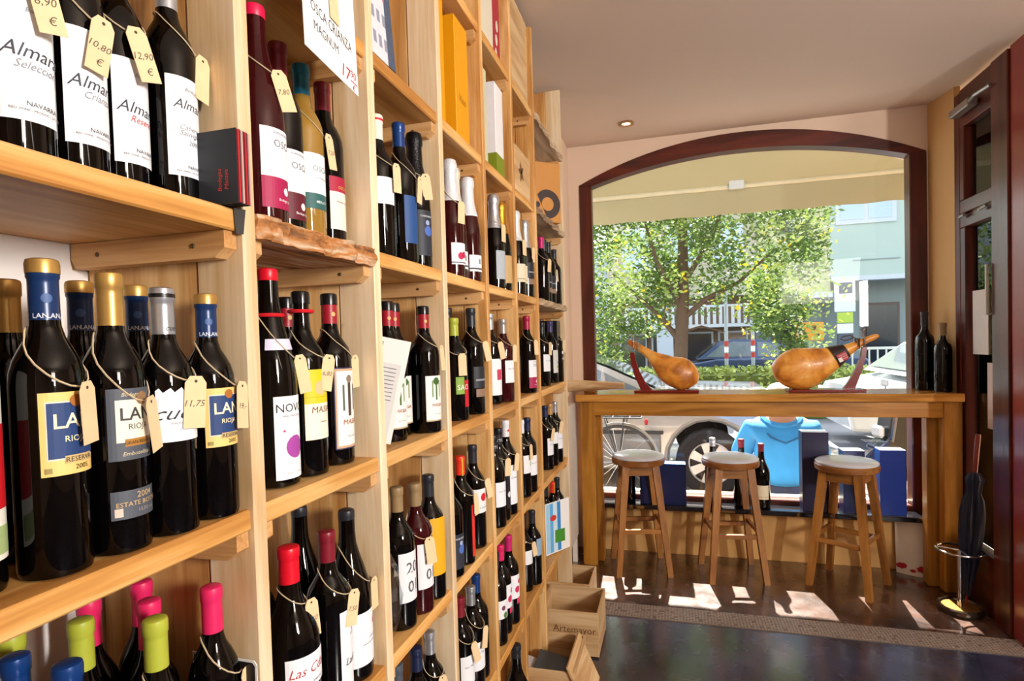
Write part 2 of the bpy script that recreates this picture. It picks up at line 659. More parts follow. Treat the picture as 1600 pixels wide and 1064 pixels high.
for nm, y0, y1, z0, z1, c, lb in (('paper_notice', 3.39, 3.54, 1.30, 1.63, '#cfc6bd', 'grey white notice taped high on the glazed door'),
                              ('paper_notice', 3.27, 3.40, .93, 1.26, '#cdb9ac', 'pinkish printed notice taped lower on the glazed door'),
                              ('paper_notice', 3.27, 3.31, .52, .62, '#d8d4c8', 'tiny pale sticker low on the glazed door')):
    o = MB().box((XD + .024, (y0 + y1) / 2, (z0 + z1) / 2), (.002, y1 - y0, z1 - z0)).obj(nm, mat('notice_' + c[1:], c, .8))
    tag(o, lb, 'notice')
    if 'lower' in lb:
        MB().box((XD + .022, 3.30, 1.10), (.001, .05, .06)).obj('picture_panel', mat('notice_orange', '#c98a62', .8), o)

# recessed downlight
dl = thing('downlight', 'small round brass recessed ceiling light, lit', 'light', (-.24, 3.58, 2.745))
MB().lathe([(.026, -.002), (.046, -.002), (.048, -.008), (.030, -.010), (.026, -.004)], 24, cap=False).obj('trim_ring', mat('brass_ring', '#b98f55', .3, metal=.8), dl, smooth=True)
MB().lathe([(.0, -.003), (.026, -.004)], 20, cap=False).obj('bulb', mat('lit_bulb', '#fff0d0', .5, emit=8), dl)

# ---------------------------------------------------------------- timber shelving
PITCH = .3374
YP = [.646 + PITCH * i for i in range(-1, 6)] + [2.955]
ZS = dict(U=2.38, T=1.99, A=1.611, B=1.222, C=.826, D=.435, E=.05)
rack = thing('wine_shelving', 'full-height oak wine shelving with seven bays along the left wall', 'shelving', (-.8, .3, 0))
RO = Vector((-.8, .3, 0))
_bc = {}


def board(name, c, d, m, bev=.002, parent=rack, org=RO, key=None):
    k = (tuple(round(q, 4) for q in d), m.name, bev)
    if k not in _bc:
        _bc[k] = MB().box((0, 0, 0), d, bev=bev).mesh(name, m)
    return link(name, _bc[k], parent, Vector(c) - org)


for i, y in enumerate(YP):
    last = i == 7
    # front stile in pale oak and wider rear board
    board('upright', (-.568, y - .012, 1.36), (.076, .024, 2.72), W_ZP if i in (1, 2, 3) or last else W_Z)
    board('side_board', (-.702, y - .012, 1.36), (.19, .021, 2.72), W_Z)
rnd = random.Random(3)
DRING = MB().lathe([(.0, .0), (.0022, .0), (.0036, .0004), (.0036, -.002)], 8, cap=False)
screw_me = None
for b in range(7):
    ya, yb = YP[b] + .0005, YP[b + 1] - .0245
    for r, z in ZS.items():
        L = yb - ya
        yc = (ya + yb) / 2
        if b == 6 and r == 'E':
            continue
        rough = (b == 1 and r == 'A') or (b == 6 and r in 'UTA')
        if rough:
            m = W_BARK if b == 1 else W_OLD
            mb = MB()
            N = 36
            x0, dep = -.795, (.268 if b == 1 else .270)
            vs, fs = [], []
            rows = 6
            for k in range(N + 1):
                y = -L / 2 + L * k / N
                ex = .004 * math.sin(k * .55) + rnd.uniform(-.003, .003)
                prof = []
                for q in range(rows):
                    zz = -.028 * q / (rows - 1)
                    prof.append((dep / 2 + ex + .003 * math.sin(q * 1.5 + k * .8) + rnd.uniform(-.0025, .0025), zz - (.006 * q / rows if b == 1 else 0)))
                vs += [(-dep / 2, y, -.028)] + [(-dep / 2, y, 0)] + [(p, y, zz) for p, zz in prof]
            w_ = rows + 2
            for k in range(N):
                for q in range(w_):
                    q2 = (q + 1) % w_
                    fs.append((k * w_ + q, k * w_ + q2, (k + 1) * w_ + q2, (k + 1) * w_ + q))
            fs += [tuple(range(w_)), tuple(N * w_ + q for q in reversed(range(w_)))]
            mb.add(vs, fs)
            o = mb.obj('shelf_board', W_X if False else m, rack, Vector((x0 + dep / 2, yc, z)) - RO)
            o['label'] = 'shelf board with a rough bark front edge' if b == 1 else 'shelf board with an uneven greyed front edge'
        else:
            board('shelf_board', (-.665, yc, z - .014), (.262, L - .001, .028), W_Y, .0025)
        # battens on both sides under the board
        for side, yy in ((1, yb - .0112), (-1, ya + .0112)):
            key = 'batten'
            if key not in _bc:
                M = Matrix(((1, 0, 0, 0), (0, 0, 1, 0), (0, 1, 0, 0), (0, 0, 0, 1)))
                _bc[key] = MB().prism([(-.125, -.034), (.108, -.034), (.1235, -.022), (.1235, 0), (-.132, 0), (-.132, -.022)], .021, M).mesh('batten', W_X)
            bt = link('batten', _bc[key], rack, Vector((-.664, yy, z - .0285)) - RO)
            if side == 1 and z > .7:
                if screw_me is None:
                    Ms = Matrix.Rotation(math.radians(90), 4, 'X')
                    screw_me = MB().lathe([(.0, .0012), (.0026, .001), (.0034, 0), (.0034, -.002)], 8, Ms, cap=False).mesh('screw', SCREW)
                for sx in (-.085, .075):
                    link('screw', screw_me, bt, (sx, -.0112, -.017))

# ---------------------------------------------------------------- bottles
PROF = dict(
    B=[(.029, .0), (.0352, .002), (.0368, .008), (.0368, .181), (.0358, .193), (.0322, .205), (.0255, .217), (.0190, .227), (.0155, .238), (.0143, .252), (.0138, .27), (.0138, .298)],
    G=[(.033, .0), (.0385, .003), (.040, .010), (.040, .132), (.0388, .152), (.0348, .175), (.0282, .198), (.0208, .221), (.0160, .240), (.0145, .262), (.0142, .298)],
    F=[(.030, .0), (.0360, .003), (.037, .010), (.037, .140), (.0355, .162), (.0315, .185), (.0255, .208), (.0200, .228), (.0165, .246), (.0148, .262), (.0142, .298)],
    C=[(.036, .0), (.0415, .004), (.042, .012), (.042, .130), (.0405, .150), (.0355, .176), (.0285, .200), (.0215, .223), (.0178, .242), (.0165, .262), (.0160, .290)],
    M=[(.041, .0), (.048, .003), (.050, .010), (.050, .150), (.0485, .165), (.0440, .180), (.0355, .196), (.0265, .212), (.0205, .228), (.0180, .250), (.0175, .298)])
PROF['B'] = [(r * (.985 if r > .03 else .94), z) for r, z in PROF['B']]
PROF['S'] = [(r * (.86 if r > .03 else .87), z) for r, z in PROF['B']]
PROF['S'] = [(r * (.962 if r > .025 else 1), z) for r, z in PROF['S']]
PROF['C'] = [(r * (.84 if r > .03 else .9), z) for r, z in PROF['C']]
PROF['T'] = [(r * (.925 if r > .025 else 1), z) for r, z in PROF['B']]
PROF['N'] = [(r * .85, z) for r, z in PROF['M']]
RAD = dict(T=.03353, N=.0425, B=.03625, G=.040, C=.0353, M=.050, F=.037, S=.0300)
GL = dict(k=G_K, rosek=G_R, gold=G_G)
CAPS = dict(
    silver=('#b9bcc2', .3, .7), black=('#17161a', .35, 0), white=('#e8e6e4', .4, 0), navygold=('#17325f', .3, .1), gold=('#c39a55', .35, .6),
    silverblk=('#b4b7bd', .3, .7), lime=('#a9b03a', .4, 0), blue=('#123a78', .3, .2), pink=('#d8245e', .4, 0), pinkred=('#e3154a', .4, 0),
    maroon=('#7c1b2a', .35, 0), teal=('#1c7290', .3, .2), red=('#d60f27', .35, 0), blackband=('#121114', .2, 0), masia=('#131215', .25, 0),
    charcoal=('#25262d', .4, 0), crimson=('#a3173f', .4, 0), creamred=('#e6dfcf', .4, 0), tan=('#8f7652', .45, 0), slate=('#4d525c', .45, 0),
    navy=('#1a2446', .4, 0), foilblack=('#18171a', .3, .5), foilwhite=('#dfe2e8', .35, .2), foilcream=('#dcdcca', .35, .2), redgold=('#e2361f', .35, 0),
    foilpink=('#b5395f', .35, .5), foilsilver=('#c3c5cb', .3, .7), foilgold=('#c89432', .3, .8), greycap=('#a9a39f', .35, .5),
    blackwht=('#1b1b20', .4, 0), whitered=('#e3e3e6', .4, 0), magenta=('#c01f6a', .4, 0), green=('#2f5b3c', .4, 0), whitecap=('#dfe1e4', .4, 0),
    yellowgreen=('#c2c51e', .4, 0), floral=('#6b4a35', .45, 0), purple=('#3b3566', .4, 0), goldwhite=('#b99058', .4, .3))
CREAM, YEL, WHT = '#efe8d2', '#eac677', '#e9ebf0'
ALM = lambda sub, subc='#8a8c94', capz=.078: [
    ('L', .034, .152, -50, 48, WHT), ('T', 'Almara', .0185, .098, 6, '#3a3e48', .35, 0, .95), ('T', sub, .011, .085, 12, subc, .4, 0, .9),
    ('T', 'NAVARRA', .0062, .050, 18, '#55565c', 0, 0, 1), ('T', 'RED WINE - PRODUCT OF SPAIN', .0032, .044, 12, '#77777c', 0, 0, 1), ('T', 'Bodegas', .006, .135, 14, '#8c8c92', .3, 0, 1)]
STY = dict(
    plain=[],
    white=[('L', .07, .15, -45, 45, WHT), ('T', 'Vino Tinto', .008, .12, 0, '#77777c', .2, 0, 1)],
    whitetall=[('L', .035, .16, -45, 45, WHT), ('T', 'Crianza', .010, .12, 0, '#77777c', .2, 0, 1)],
    whitesm=[('L', .11, .165, -40, 25, WHT)],
    greylab=[('L', .10, .185, -50, 40, '#4b4f58'), ('P', .125, .165, 10, 38, '#4a2630')],
    redlab=[('L', .03, .20, -20, 60, '#e8e6da'), ('P', .075, .15, 10, 60, '#c1141f'), ('P', .035, .06, 10, 55, '#9fb47a')],
    yellowlab=[('L', .07, .17, -30, 50, '#c9a84c')],
    almara_sel=ALM('Seleccion'), almara_cri=ALM('Crianza'), almara_res=ALM('Reserva', '#c6403a'), 
    almara_cab=[('L', .034, .155, -50, 48, WHT), ('T', 'Almara', .0165, .122, 8, '#3a3e48', .35, 0, .95), ('T', 'Cabernet', .009, .094, 10, '#8a8c94', .4, 0, 1), ('T', 'Sauvignon', .009, .086, 10, '#8a8c94', .4, 0, 1), ('T', '2005', .008, .076, 10, '#8a8c94', .2, 0, 1), ('T', 'NAVARRA', .0062, .046, 18, '#55565c', 0, 0, 1), ('T', 'RED WINE - PRODUCT OF SPAIN', .0032, .040, 12, '#77777c', 0, 0, 1), ('T', 'Bodegas', .006, .140, 10, '#8c8c92', .3, 0, 1)],
    lan=[('L', .097, .175, -50, 50, YEL), ('P', .1115, .1665, -41, 47, '#d9d3c6'), ('P', .113, .165, -39, 45, '#203c70'), ('T', 'LAN', .0195, .148, 4, '#f3e7c4', 0, .012, 1), ('T', 'RIOJA', .0080, .130, 5, '#efe0b2', 0, .004, 1),
         ('P', .1075, .1150, -16, 36, '#c9ab74'), ('T', 'RESERVA', .0066, .1112, 10, '#3a3022', 0, 0, 1), ('T', '2005', .0066, .1035, 12, '#5a4a20', 0, 0, 1), ('O', .1665, 6, .0058, '#a9682b'), ('P', .100, .105, -44, -34, '#9b8b50')],
    lan_gran=[('L', .100, .176, -50, 50, '#4d525c'), ('P', .119, .164, -36, 44, '#eae3d2'), ('T', 'LAN', .0185, .149, 4, '#3b3a3a', 0, .012, 1), ('T', 'RIOJA', .0085, .1345, 6, '#55504a', 0, 0, 1), ('P', .1145, .1225, -22, 38, '#a8742e'), ('T', 'GRAN RESERVA', .0046, .1185, 8, '#2a2118', 0, .004, 1),
              ('T', 'Bodegas', .0055, .169, -8, '#d9cba8', .3, 0, 1), ('T', 'Embotellado', .006, .107, 2, '#d9cba8', .3, 0, 1), ('O', .165, 14, .007, '#8a6a4a'),
              ('L', .038, .068, -50, 50, '#4d525c'), ('T', '2004', .009, .062, 12, '#c9a878', 0, .004, 1), ('T', 'ESTATE BOTTLED', .0068, .0535, 10, '#c9a878', 0, .005, 1), ('P', .041, .050, -44, -30, '#d8c3b4'), ('T', '13,5% vol.', .005, .0455, 16, '#a8a29a', 0, 0, 1)],
    cueto=[('L', .114, .176, -52, 50, WHT, .003), ('T', 'cueto', .022, .147, 4, '#26262a', .5, -.004, 1.25), ('T', 'RIBERA DEL DUERO', .0038, .136, 8, '#9a9ca2', 0, 0, 1), ('T', '2 0 0 5', .004, .128, 2, '#9a9ca2', 0, 0, 1)],
    osca_pink=[('L', .062, .128, -50, 48, WHT), ('T', 'OSCA', .015, .108, 10, '#6f7076', 0, 0, 1), ('T', 'SOMONTANO', .005, .122, 4, '#85868c', 0, 0, 1), ('L', .020, .062, -50, 48, '#a5164c'), ('T', 'Bodegas Osca', .0055, .032, 12, '#f0e6ea', 0, .004, 1), ('O', .045, 12, .006, '#efe0e6')],
    osca_maroon=[('L', .062, .128, -50, 48, WHT), ('T', 'OSCA', .015, .104, 10, '#6f7076', 0, 0, 1), ('T', 'SOMONTANO', .005, .122, 4, '#85868c', 0, 0, 1), ('L', .020, .062, -50, 48, '#5e1425'), ('T', 'Bodegas Osca', .0055, .030, 12, '#f0e6ea', 0, .004, 1), ('O', .042, 12, .006, '#efe0e6')],
    osca_teal=[('L', .078, .145, -48, 46, WHT), ('T', 'OSCA', .013, .120, 8, '#8a8c90', 0, 0, 1), ('T', 'Somontano', .006, .105, 8, '#9a9ca2', .2, 0, 1), ('L', .052, .078, -48, 46, '#2c5f5c'), ('T', 'MERLOT', .006, .064, 6, '#e6ece8', 0, .003, 1)],
    osca_back=[('L', .030, .125, -40, 46, '#eadfd3'), ('P', .098, .125, -40, 46, '#a81a3c'), ('T', 'OSCA', .008, .106, 6, '#d6b24e', 0, 0, 1), ('T', 'Bodegas Osca', .005, .080, 6, '#8a8078', 0, 0, 1)],
    novo=[('L', .012, .125, -44, 44, WHT), ('T', 'NOVO', .018, .109, 2, '#2c2a2c', 0, 0, 1), ('T', 'VINO TINTO JOVEN', .0042, .0975, 4, '#8f9096', 0, 0, 1), ('O', .055, 8, .0175, '#a3449e'), ('O', .078, -22, .0018, '#b0385a'), ('T', 'PRODUCT OF SPAIN', .0032, .020, 4, '#8f9096', 0, 0, 1), ('L', .188, .203, -60, 40, '#d9d3ea')],
    mas=[('L', .060, .118, -46, 46, '#eee7d0'), ('T', 'MASIA', .015, .108, 4, '#7a4030', .15, 0, 1), ('T', 'CRIANZA', .0038, .088, 6, '#8a7a60', 0, 0, 1), ('L', .118, .173, -46, 46, '#d9c51e'), ('O', .143, 0, .012, '#cdb98a'), ('P', .128, .1285, -46, 30, '#9a8f1a')],
    masfig=[('L', .028, .170, -46, 46, '#252a52'), ('P', .030, .168, -43, 43, '#c9a27e'), ('P', .034, .164, -38, 40, '#e6e4e2'), ('P', .085, .150, -4, 8, '#4a4038'), ('O', .150, 2, .007, '#8a7a6a'), ('P', .095, .140, -22, -16, '#56605a'), ('P', .095, .140, 20, 26, '#56605a'), ('T', 'MASIA', .013, .075, 6, '#a8642e', .1, 0, 1), ('T', 'vino tinto', .005, .050, 6, '#8a8a8a', 0, 0, 1)],
    plant=[('L', .028, .135, -44, 46, '#e4e5e2'), ('P', .078, .128, -4, 4, '#4f6a30'), ('P', .085, .124, -20, -14, '#7d9460'), ('P', .085, .124, 14, 20, '#7d9460'), ('O', .122, 0, .009, '#39602a'), ('T', 'MASIA', .011, .066, 4, '#a8642e', .1, 0, 1), ('T', 'vino blanco', .0045, .045, 4, '#8a8a8a', 0, 0, 1), ('P', .028, .031, -44, 46, '#b49a72')],
    lascd=[('L', .092, .142, -62, 50, WHT), ('T', 'Las Cdadt', .020, .120, 0, '#b0202a', .35, -.004, 1), ('T', 'EMBOTELLADO', .0045, .099, 16, '#77777c', 0, 0, 1)],
    lafig=[('L', .020, .166, -20, 60, WHT), ('O', .142, 28, .009, '#6c6e72'), ('P', .126, .136, 26, 30, '#55565a'), ('T', 'ORIGEN', .005, .122, 28, '#8a8a90', 0, 0, 1), ('T', 'Lafou', .017, .078, 24, '#3c3c42', .35, -.004, 1)],
    whitepink=[('L', .028, .122, -50, 50, WHT), ('O', .098, 30, .0065, '#b5386a'), ('P', .064, .0655, -20, 30, '#9a9ca2'), ('T', 'crianza', .007, .075, 14, '#8a8a90', .2, 0, 1)],
    bluelab=[('L', .04, .14, -30, 30, '#1f4a86')],
    bluefl=[('L', .025, .125, -40, 42, '#2b2f3a'), ('O', .080, 14, .012, '#4a6ab8'), ('O', .098, 10, .006, '#9aaad0'), ('T', 'CHERUBINO', .006, .112, 6, '#dadce2', 0, .004, 1)],
    num20=[('L', .060, .165, -42, 46, '#e2e4e8'), ('T', '20', .034, .132, 10, '#5b5c62', 0, .01, 1), ('T', '01', .034, .092, 10, '#5b5c62', 0, .01, 1)],
    yellowlab2=[('L', .060, .200, -40, 46, '#e3a616')],
    pinkfruit=[('L', .030, .085, -45, 45, WHT), ('O', .052, 0, .010, '#c42654'), ('O', .056, 22, .009, '#b01f48'), ('P', .034, .0365, -45, 45, '#3a3436')],
    whiteblk=[('L', .028, .075, -45, 45, WHT), ('P', .034, .038, -45, 45, '#26242a'), ('P', .050, .064, 5, 20, '#8a8f96'), ('L', .188, .194, -60, 60, '#e6e6ea')],
    sao=[('L', .078, .128, -44, -4, '#7fa53a'), ('L', .040, .118, -2, 34, '#c81a2c'), ('T', 'SAO', .020, .098, -8, '#e6e6e0', 0, 0, 1)],
    cream=[('L', .045, .110, -40, 45, '#ded5b8'), ('P', .055, .058, -40, 45, '#a79b78')],
    darklab=[('L', .075, .135, -40, 45, '#23262e'), ('P', .095, .100, -30, 35, '#8d8f96'), ('L', .050, .072, -30, 40, '#8a6f5c')],
    redstripe=[('L', .020, .165, 4, 44, '#dc3327')],
    reddot=[('L', .105, .175, -44, 46, '#e2e4e6'), ('O', .150, 12, .012, '#c81a2c'), ('T', 'EL ROGAR', .006, .120, 8, '#77777c', 0, 0, 1)],
    silverlab=[('L', .030, .120, -44, 46, '#a9b2bb')], goldlab=[('L', .025, .118, -40, 46, '#c2a06c')],
    pinkwhite=[('L', .030, .150, -40, 40, WHT), ('P', .080, .115, -10, 30, '#c23c5c')],
    blkwht=[('L', .04, .175, -10, 44, '#1c1e26'), ('O', .085, 14, .010, '#e2e4e8'), ('P', .04, .175, 36, 50, WHT)],
    pinkfruit2=[('L', .09, .17, -44, 46, WHT), ('O', .12, 6, .012, '#c8305c'), ('O', .145, 26, .009, '#c8305c'), ('L', .07, .09, 0, 40, '#d23a66')],
    greenfruit=[('L', .09, .15, -44, 46, WHT), ('O', .10, 14, .010, '#4f7a34'), ('O', .125, 0, .008, '#6f3c5c')],
    greenc=[('L', .095, .165, -44, 46, WHT), ('O', .130, 24, .010, '#8fb52a'), ('O', .130, 30, .007, '#e6e8e6')],
    bluelab2=[('L', .12, .19, -20, 46, '#8aa6c2')],
    dots=[('L', .03, .15, -40, 46, '#3a3d46'), ('O', .11, 6, .006, '#c47a2a'), ('O', .085, 26, .005, '#b8b4a8'), ('O', .06, 0, .005, '#c47a2a')],
    dots2=[('L', .05, .16, -40, 46, '#cfd1cc'), ('O', .08, 6, .008, '#b9c22a'), ('O', .06, 26, .006, '#a8543a'), ('O', .10, 10, .006, '#8a9fb0')],
    figs=[('L', .10, .16, -10, 36, '#23242a'), ('O', .145, 2, .008, '#d9dbe0'), ('O', .145, 24, .008, '#d9dbe0'), ('P', .11, .12, -4, 24, '#b9bbc0')],
    redlab2=[('L', .06, .13, -20, 46, '#b3203a')],
)
_me = {}


def body_mesh(ty, h, gl, nseg):
    k = ('b', ty, round(h, 3), gl, nseg)
    if k not in _me:
        s = h / .30
        _me[k] = MB().lathe([(r, z * s) for r, z in PROF[ty]], nseg).mesh('glass', GL[gl], True)
    return _me[k]


def foil_mat(c):
    col, ro, me = CAPS[c]
    return mat('cap_' + c, col, ro, metal=me, var=.12, scale=300 if c.startswith('foil') else 60, bump=.35 if c.startswith('foil') else 0)


def cap_build(ty, h, c, parent, nseg, big):
    s = h / .30
    m = foil_mat(c)
    k = ('c', ty, round(h, 3), c, nseg)
    z0 = .243
    if ty == 'C':
        pr = [(.0280, .193), (.0240, .208), (.0195, .230), (.0188, .250), (.0180, .268), (.0188, .272), (.0205, .276), (.0206, .290), (.0190, .294), (.0175, .300), (.0100, .304), (0, .305)]
    else:
        q = {'M': 1.2, 'N': 1.05, 'S': .82}.get(ty, .92)
        if c in ('masia', 'blackband'):
            z0 = .282
        pr = [(.0150 * q, z0), (.0148 * q, .278), (.0149 * q, .2825), (.0160 * q, .284), (.0162 * q, .296), (.0152 * q, .2995), (.0120 * q, .301), (.0, .3005)]
        if c in ('masia', 'blackband'):
            pr = [(.0162 * q, .281)] + pr[3:]
    if k not in _me:
        _me[k] = MB().lathe([(r, z * s) for r, z in pr], nseg, cap=False).mesh('capsule', m, True)
    cp = link('capsule' if ty != 'C' else 'foil_capsule', _me[k], parent)

    q = {'M': 1.2, 'N': 1.05, 'S': .82}.get(ty, .92)

    def ring(name, r, za, zb, mm, lab=None):
        r = r * q
        o = MB().lathe([(r - .001, za * s), (r, (za + .0005) * s), (r, (zb - .0005) * s), (r - .001, zb * s)], nseg, cap=False).obj(name, mm, cp, smooth=True)
        if lab:
            o['label'] = lab
        return o
    if c == 'navygold':
        MB().lathe([(.0166 * q, .288 * s), (.0168 * q, .297 * s), (.0155 * q, .301 * s), (.012 * q, .3022 * s), (0, .302 * s)], nseg, cap=False).obj('gold_top', foil_mat('gold'), cp, smooth=True)
        if big:
            mb = MB()
            for th in (-50, 0, 50):
                text_wrap(mb, 'LAN', .0066, .0150 * q, .2475 * s, th, 0, .0003, .01)
            mb.obj('lettering', mat('pale_print', '#d8dce6', .5), cp)
            blob_wrap(MB(), .0149 * q, .264 * s, -25, .0045).obj('crest', mat('blue_print', '#3d5c93', .5), cp)
    elif c == 'silverblk':
        ring('black_band', .0166, .288, .2935, foil_mat('black'))
        text_wrap(MB(), 'cue', .009, .0150 * q, .250 * s, 10, .5, .0003).obj('lettering', INK, cp)
    elif c == 'creamred':
        ring('red_band', .0166, .287, .292, foil_mat('red'))
    elif c == 'masia':
        ring('red_foil', .0150, .247, .281, foil_mat('maroon') if 0 else mat('masia_red', '#9c1626', .4), 'deep red paper foil with gold figure')
        blob_wrap(MB(), .0151 * q, .264 * s, -20, .004).obj('gold_print', mat('gold_print', '#caa86a', .5), cp)
    elif c == 'blackband':
        o = MB()
        o.tube([(.0185 * math.cos(a), .0185 * math.sin(a), .268 * s) for a in [i * PI / 10 for i in range(20)]], .0032, 6, closed=True)
        o.obj('red_ring', mat('red_felt', '#d01020', .7), cp, smooth=True)
    elif c == 'redgold':
        patch_wrap(MB(), .0155 * q, .246 * s, .296 * s, -28, -10, .0012, 4).obj('gold_stripe', mat('gold_print2', '#d09a2c', .4), cp)
    elif c == 'whitered':
        blob_wrap(MB(), .0152 * q, .268 * s, -5, .0040, .001).obj('red_dot', mat('red_dot_print', '#d01a2a', .5), cp)
    elif c == 'blackwht':
        text_wrap(MB(), 'TTO', .014, .0152 * q, .262 * s, -20, 0, .0004).obj('lettering', mat('pale_print', '#d8dce6', .5), cp)
    elif c == 'red' and ty == 'F':
        o = MB()
        o.tube([(.0195 * math.cos(a), .0195 * math.sin(a), .236 * s) for a in [i * PI / 10 for i in range(20)]], .0030, 6, closed=True)
        o.obj('red_ring', mat('red_felt', '#d01020', .7), cp, smooth=True)
    return cp


def label_build(sty, ty, h, parent, big):
    s = h / .30
    R = RAD[ty]
    cur, lay = None, 0
    for op in STY[sty]:
        if op[0] == 'L':
            _, z0, z1, a0, a1, c = op[:6]
            z1c = z1
            mb = MB()
            if z0 > .18:   # neck label follows the sloping shoulder
                pr = PROF[ty]
                def rad(z):
                    for (r1, q1), (r2, q2) in zip(pr, pr[1:]):
                        if q1 <= z <= q2:
                            return r1 + (r2 - r1) * (z - q1) / max(q2 - q1, 1e-6)
                    return .015
                vs, fs = [], []
                for i in range(13):
                    a = math.radians(a0 + (a1 - a0) * i / 12)
                    for z in (z0, z1):
                        vs.append(((rad(z) + .0006) * math.cos(a), (rad(z) + .0006) * math.sin(a), z * s))
                mb.add(vs, [(2 * i, 2 * i + 2, 2 * i + 3, 2 * i + 1) for i in range(12)])
                mb.obj('neck_label', mat('label_' + c[1:], c, .55, var=.03), parent)
                continue
            key = ('L', ty, round(h, 3), op)
            if key not in _me:
                patch_wrap(mb, R, z0 * s, z1c * s, a0, a1, .0003, 14, op[6] if len(op) > 6 else 0)
                _me[key] = mb.mesh('label', mat('label_' + c[1:], c, .55, var=.03))
            cur = link('label', _me[key], parent)
            lay = 0
        else:
            lay += 1
            off = .0004 + .00012 * lay
            key = (ty, round(h, 3), sty, lay, op)
            if key not in _me:
                mb = MB()
                if op[0] == 'P':
                    _, z0, z1, a0, a1, c = op
                    patch_wrap(mb, R, z0 * s, z1 * s, a0, a1, off, 10)
                elif op[0] == 'O':
                    _, z, a, r, c = op
                    blob_wrap(mb, R, z * s, a, r, off, 14)
                else:
                    _, t, hh, z, th, c, sh, bo, sx = op
                    text_wrap(mb, t, hh, R, z * s, th, sh, off + .0002, bo, sx)
                _me[key] = mb.mesh('print', mat('print_' + c[1:], c, .6, var=.03))
            link({'P': 'printed_panel', 'O': 'emblem', 'T': 'lettering'}[op[0]], _me[key], cur)


ROWN = dict(T='top shelf', A='shelf above eye level', B='eye-level shelf', C='waist-high shelf', D='knee-high shelf', E='floor')
BAYN = {1: 'nearest bay', 2: 'second bay', 3: 'third bay', 4: 'fourth bay', 5: 'fifth bay', 6: 'sixth bay', 7: 'farthest bay'}


def rad_at(ty, z, s):
    z = z / s
    pr = PROF[ty]
    for (r1, q1), (r2, q2) in zip(pr, pr[1:]):
        if q1 <= z <= q2:
            return r1 + (r2 - r1) * (z - q1) / max(q2 - q1, 1e-6)
    return .016


def price_tag(loc, ty, h, th, zt, txt, label, where, seed, big):
    s = h / .30
    rnd = random.Random(seed)
    zt = min(zt * s, .225 * s)
    r = rad_at(ty, zt, s) + .0035
    t = thing('price_tag', label, 'price tag', loc, 0, 'price tags hung on the bottles')
    th = th * .8 - 14 - (26 if where.split()[-2] not in ('nearest', 'second') else 0)
    r += .004
    a = math.radians(th)
    hole = Vector((r * math.cos(a), r * math.sin(a), zt))
    roll = rnd.uniform(-14, 16)
    if big == 2 and not txt:
        th = 75
    M = facing(hole, th * .5 - 22 + rnd.uniform(-14, 14), rnd.uniform(-4, 2), roll)
    w, l = .0115, .058
    poly = [(-w, -l + .004), (w, -l + .004), (w, -.002), (w * .55, .006), (-w * .55, .006), (-w, -.002)]
    Mo = M @ Matrix.Translation((0, 0, .0012))
    card = MB().prism(poly, .0007, Mo).obj('card', KRAFT, t)
    if big:
        mb = MB().prism([(.0018 * math.cos(k * PI / 4), .0018 * math.sin(k * PI / 4)) for k in range(8)], .0010, Mo)
        mb.obj('eyelet', mat('eyelet_dark', '#4a3828', .7), card)
    if txt:
        mb = MB()
        text_flat(mb, txt.replace(' €', ''), .0105, Mo, 0, -.026, .25, .0006)
        if '€' in txt:
            text_flat(mb, '€', .011, Mo, .002, -.042, .25, .0006)
        mb.obj('lettering', mat('pencil', '#5b5148', .8), card)
    # twine: loop lying on the shoulder, sloping from the tag to the back of the neck
    zb = .238 * s
    pts = []
    n = 22
    for i in range(n):
        ph = 2 * PI * i / n
        k = ((1 + math.cos(ph)) / 2)
        z = zb + (zt + .001 - zb) * (k ** 1.4)
        rr = rad_at(ty, z, s) + .0016
        pts.append((rr * math.cos(a + ph), rr * math.sin(a + ph), z))
    MB().tube(pts, .0009, 4, closed=True).obj('twine_loop', TWINE, t)
    return t


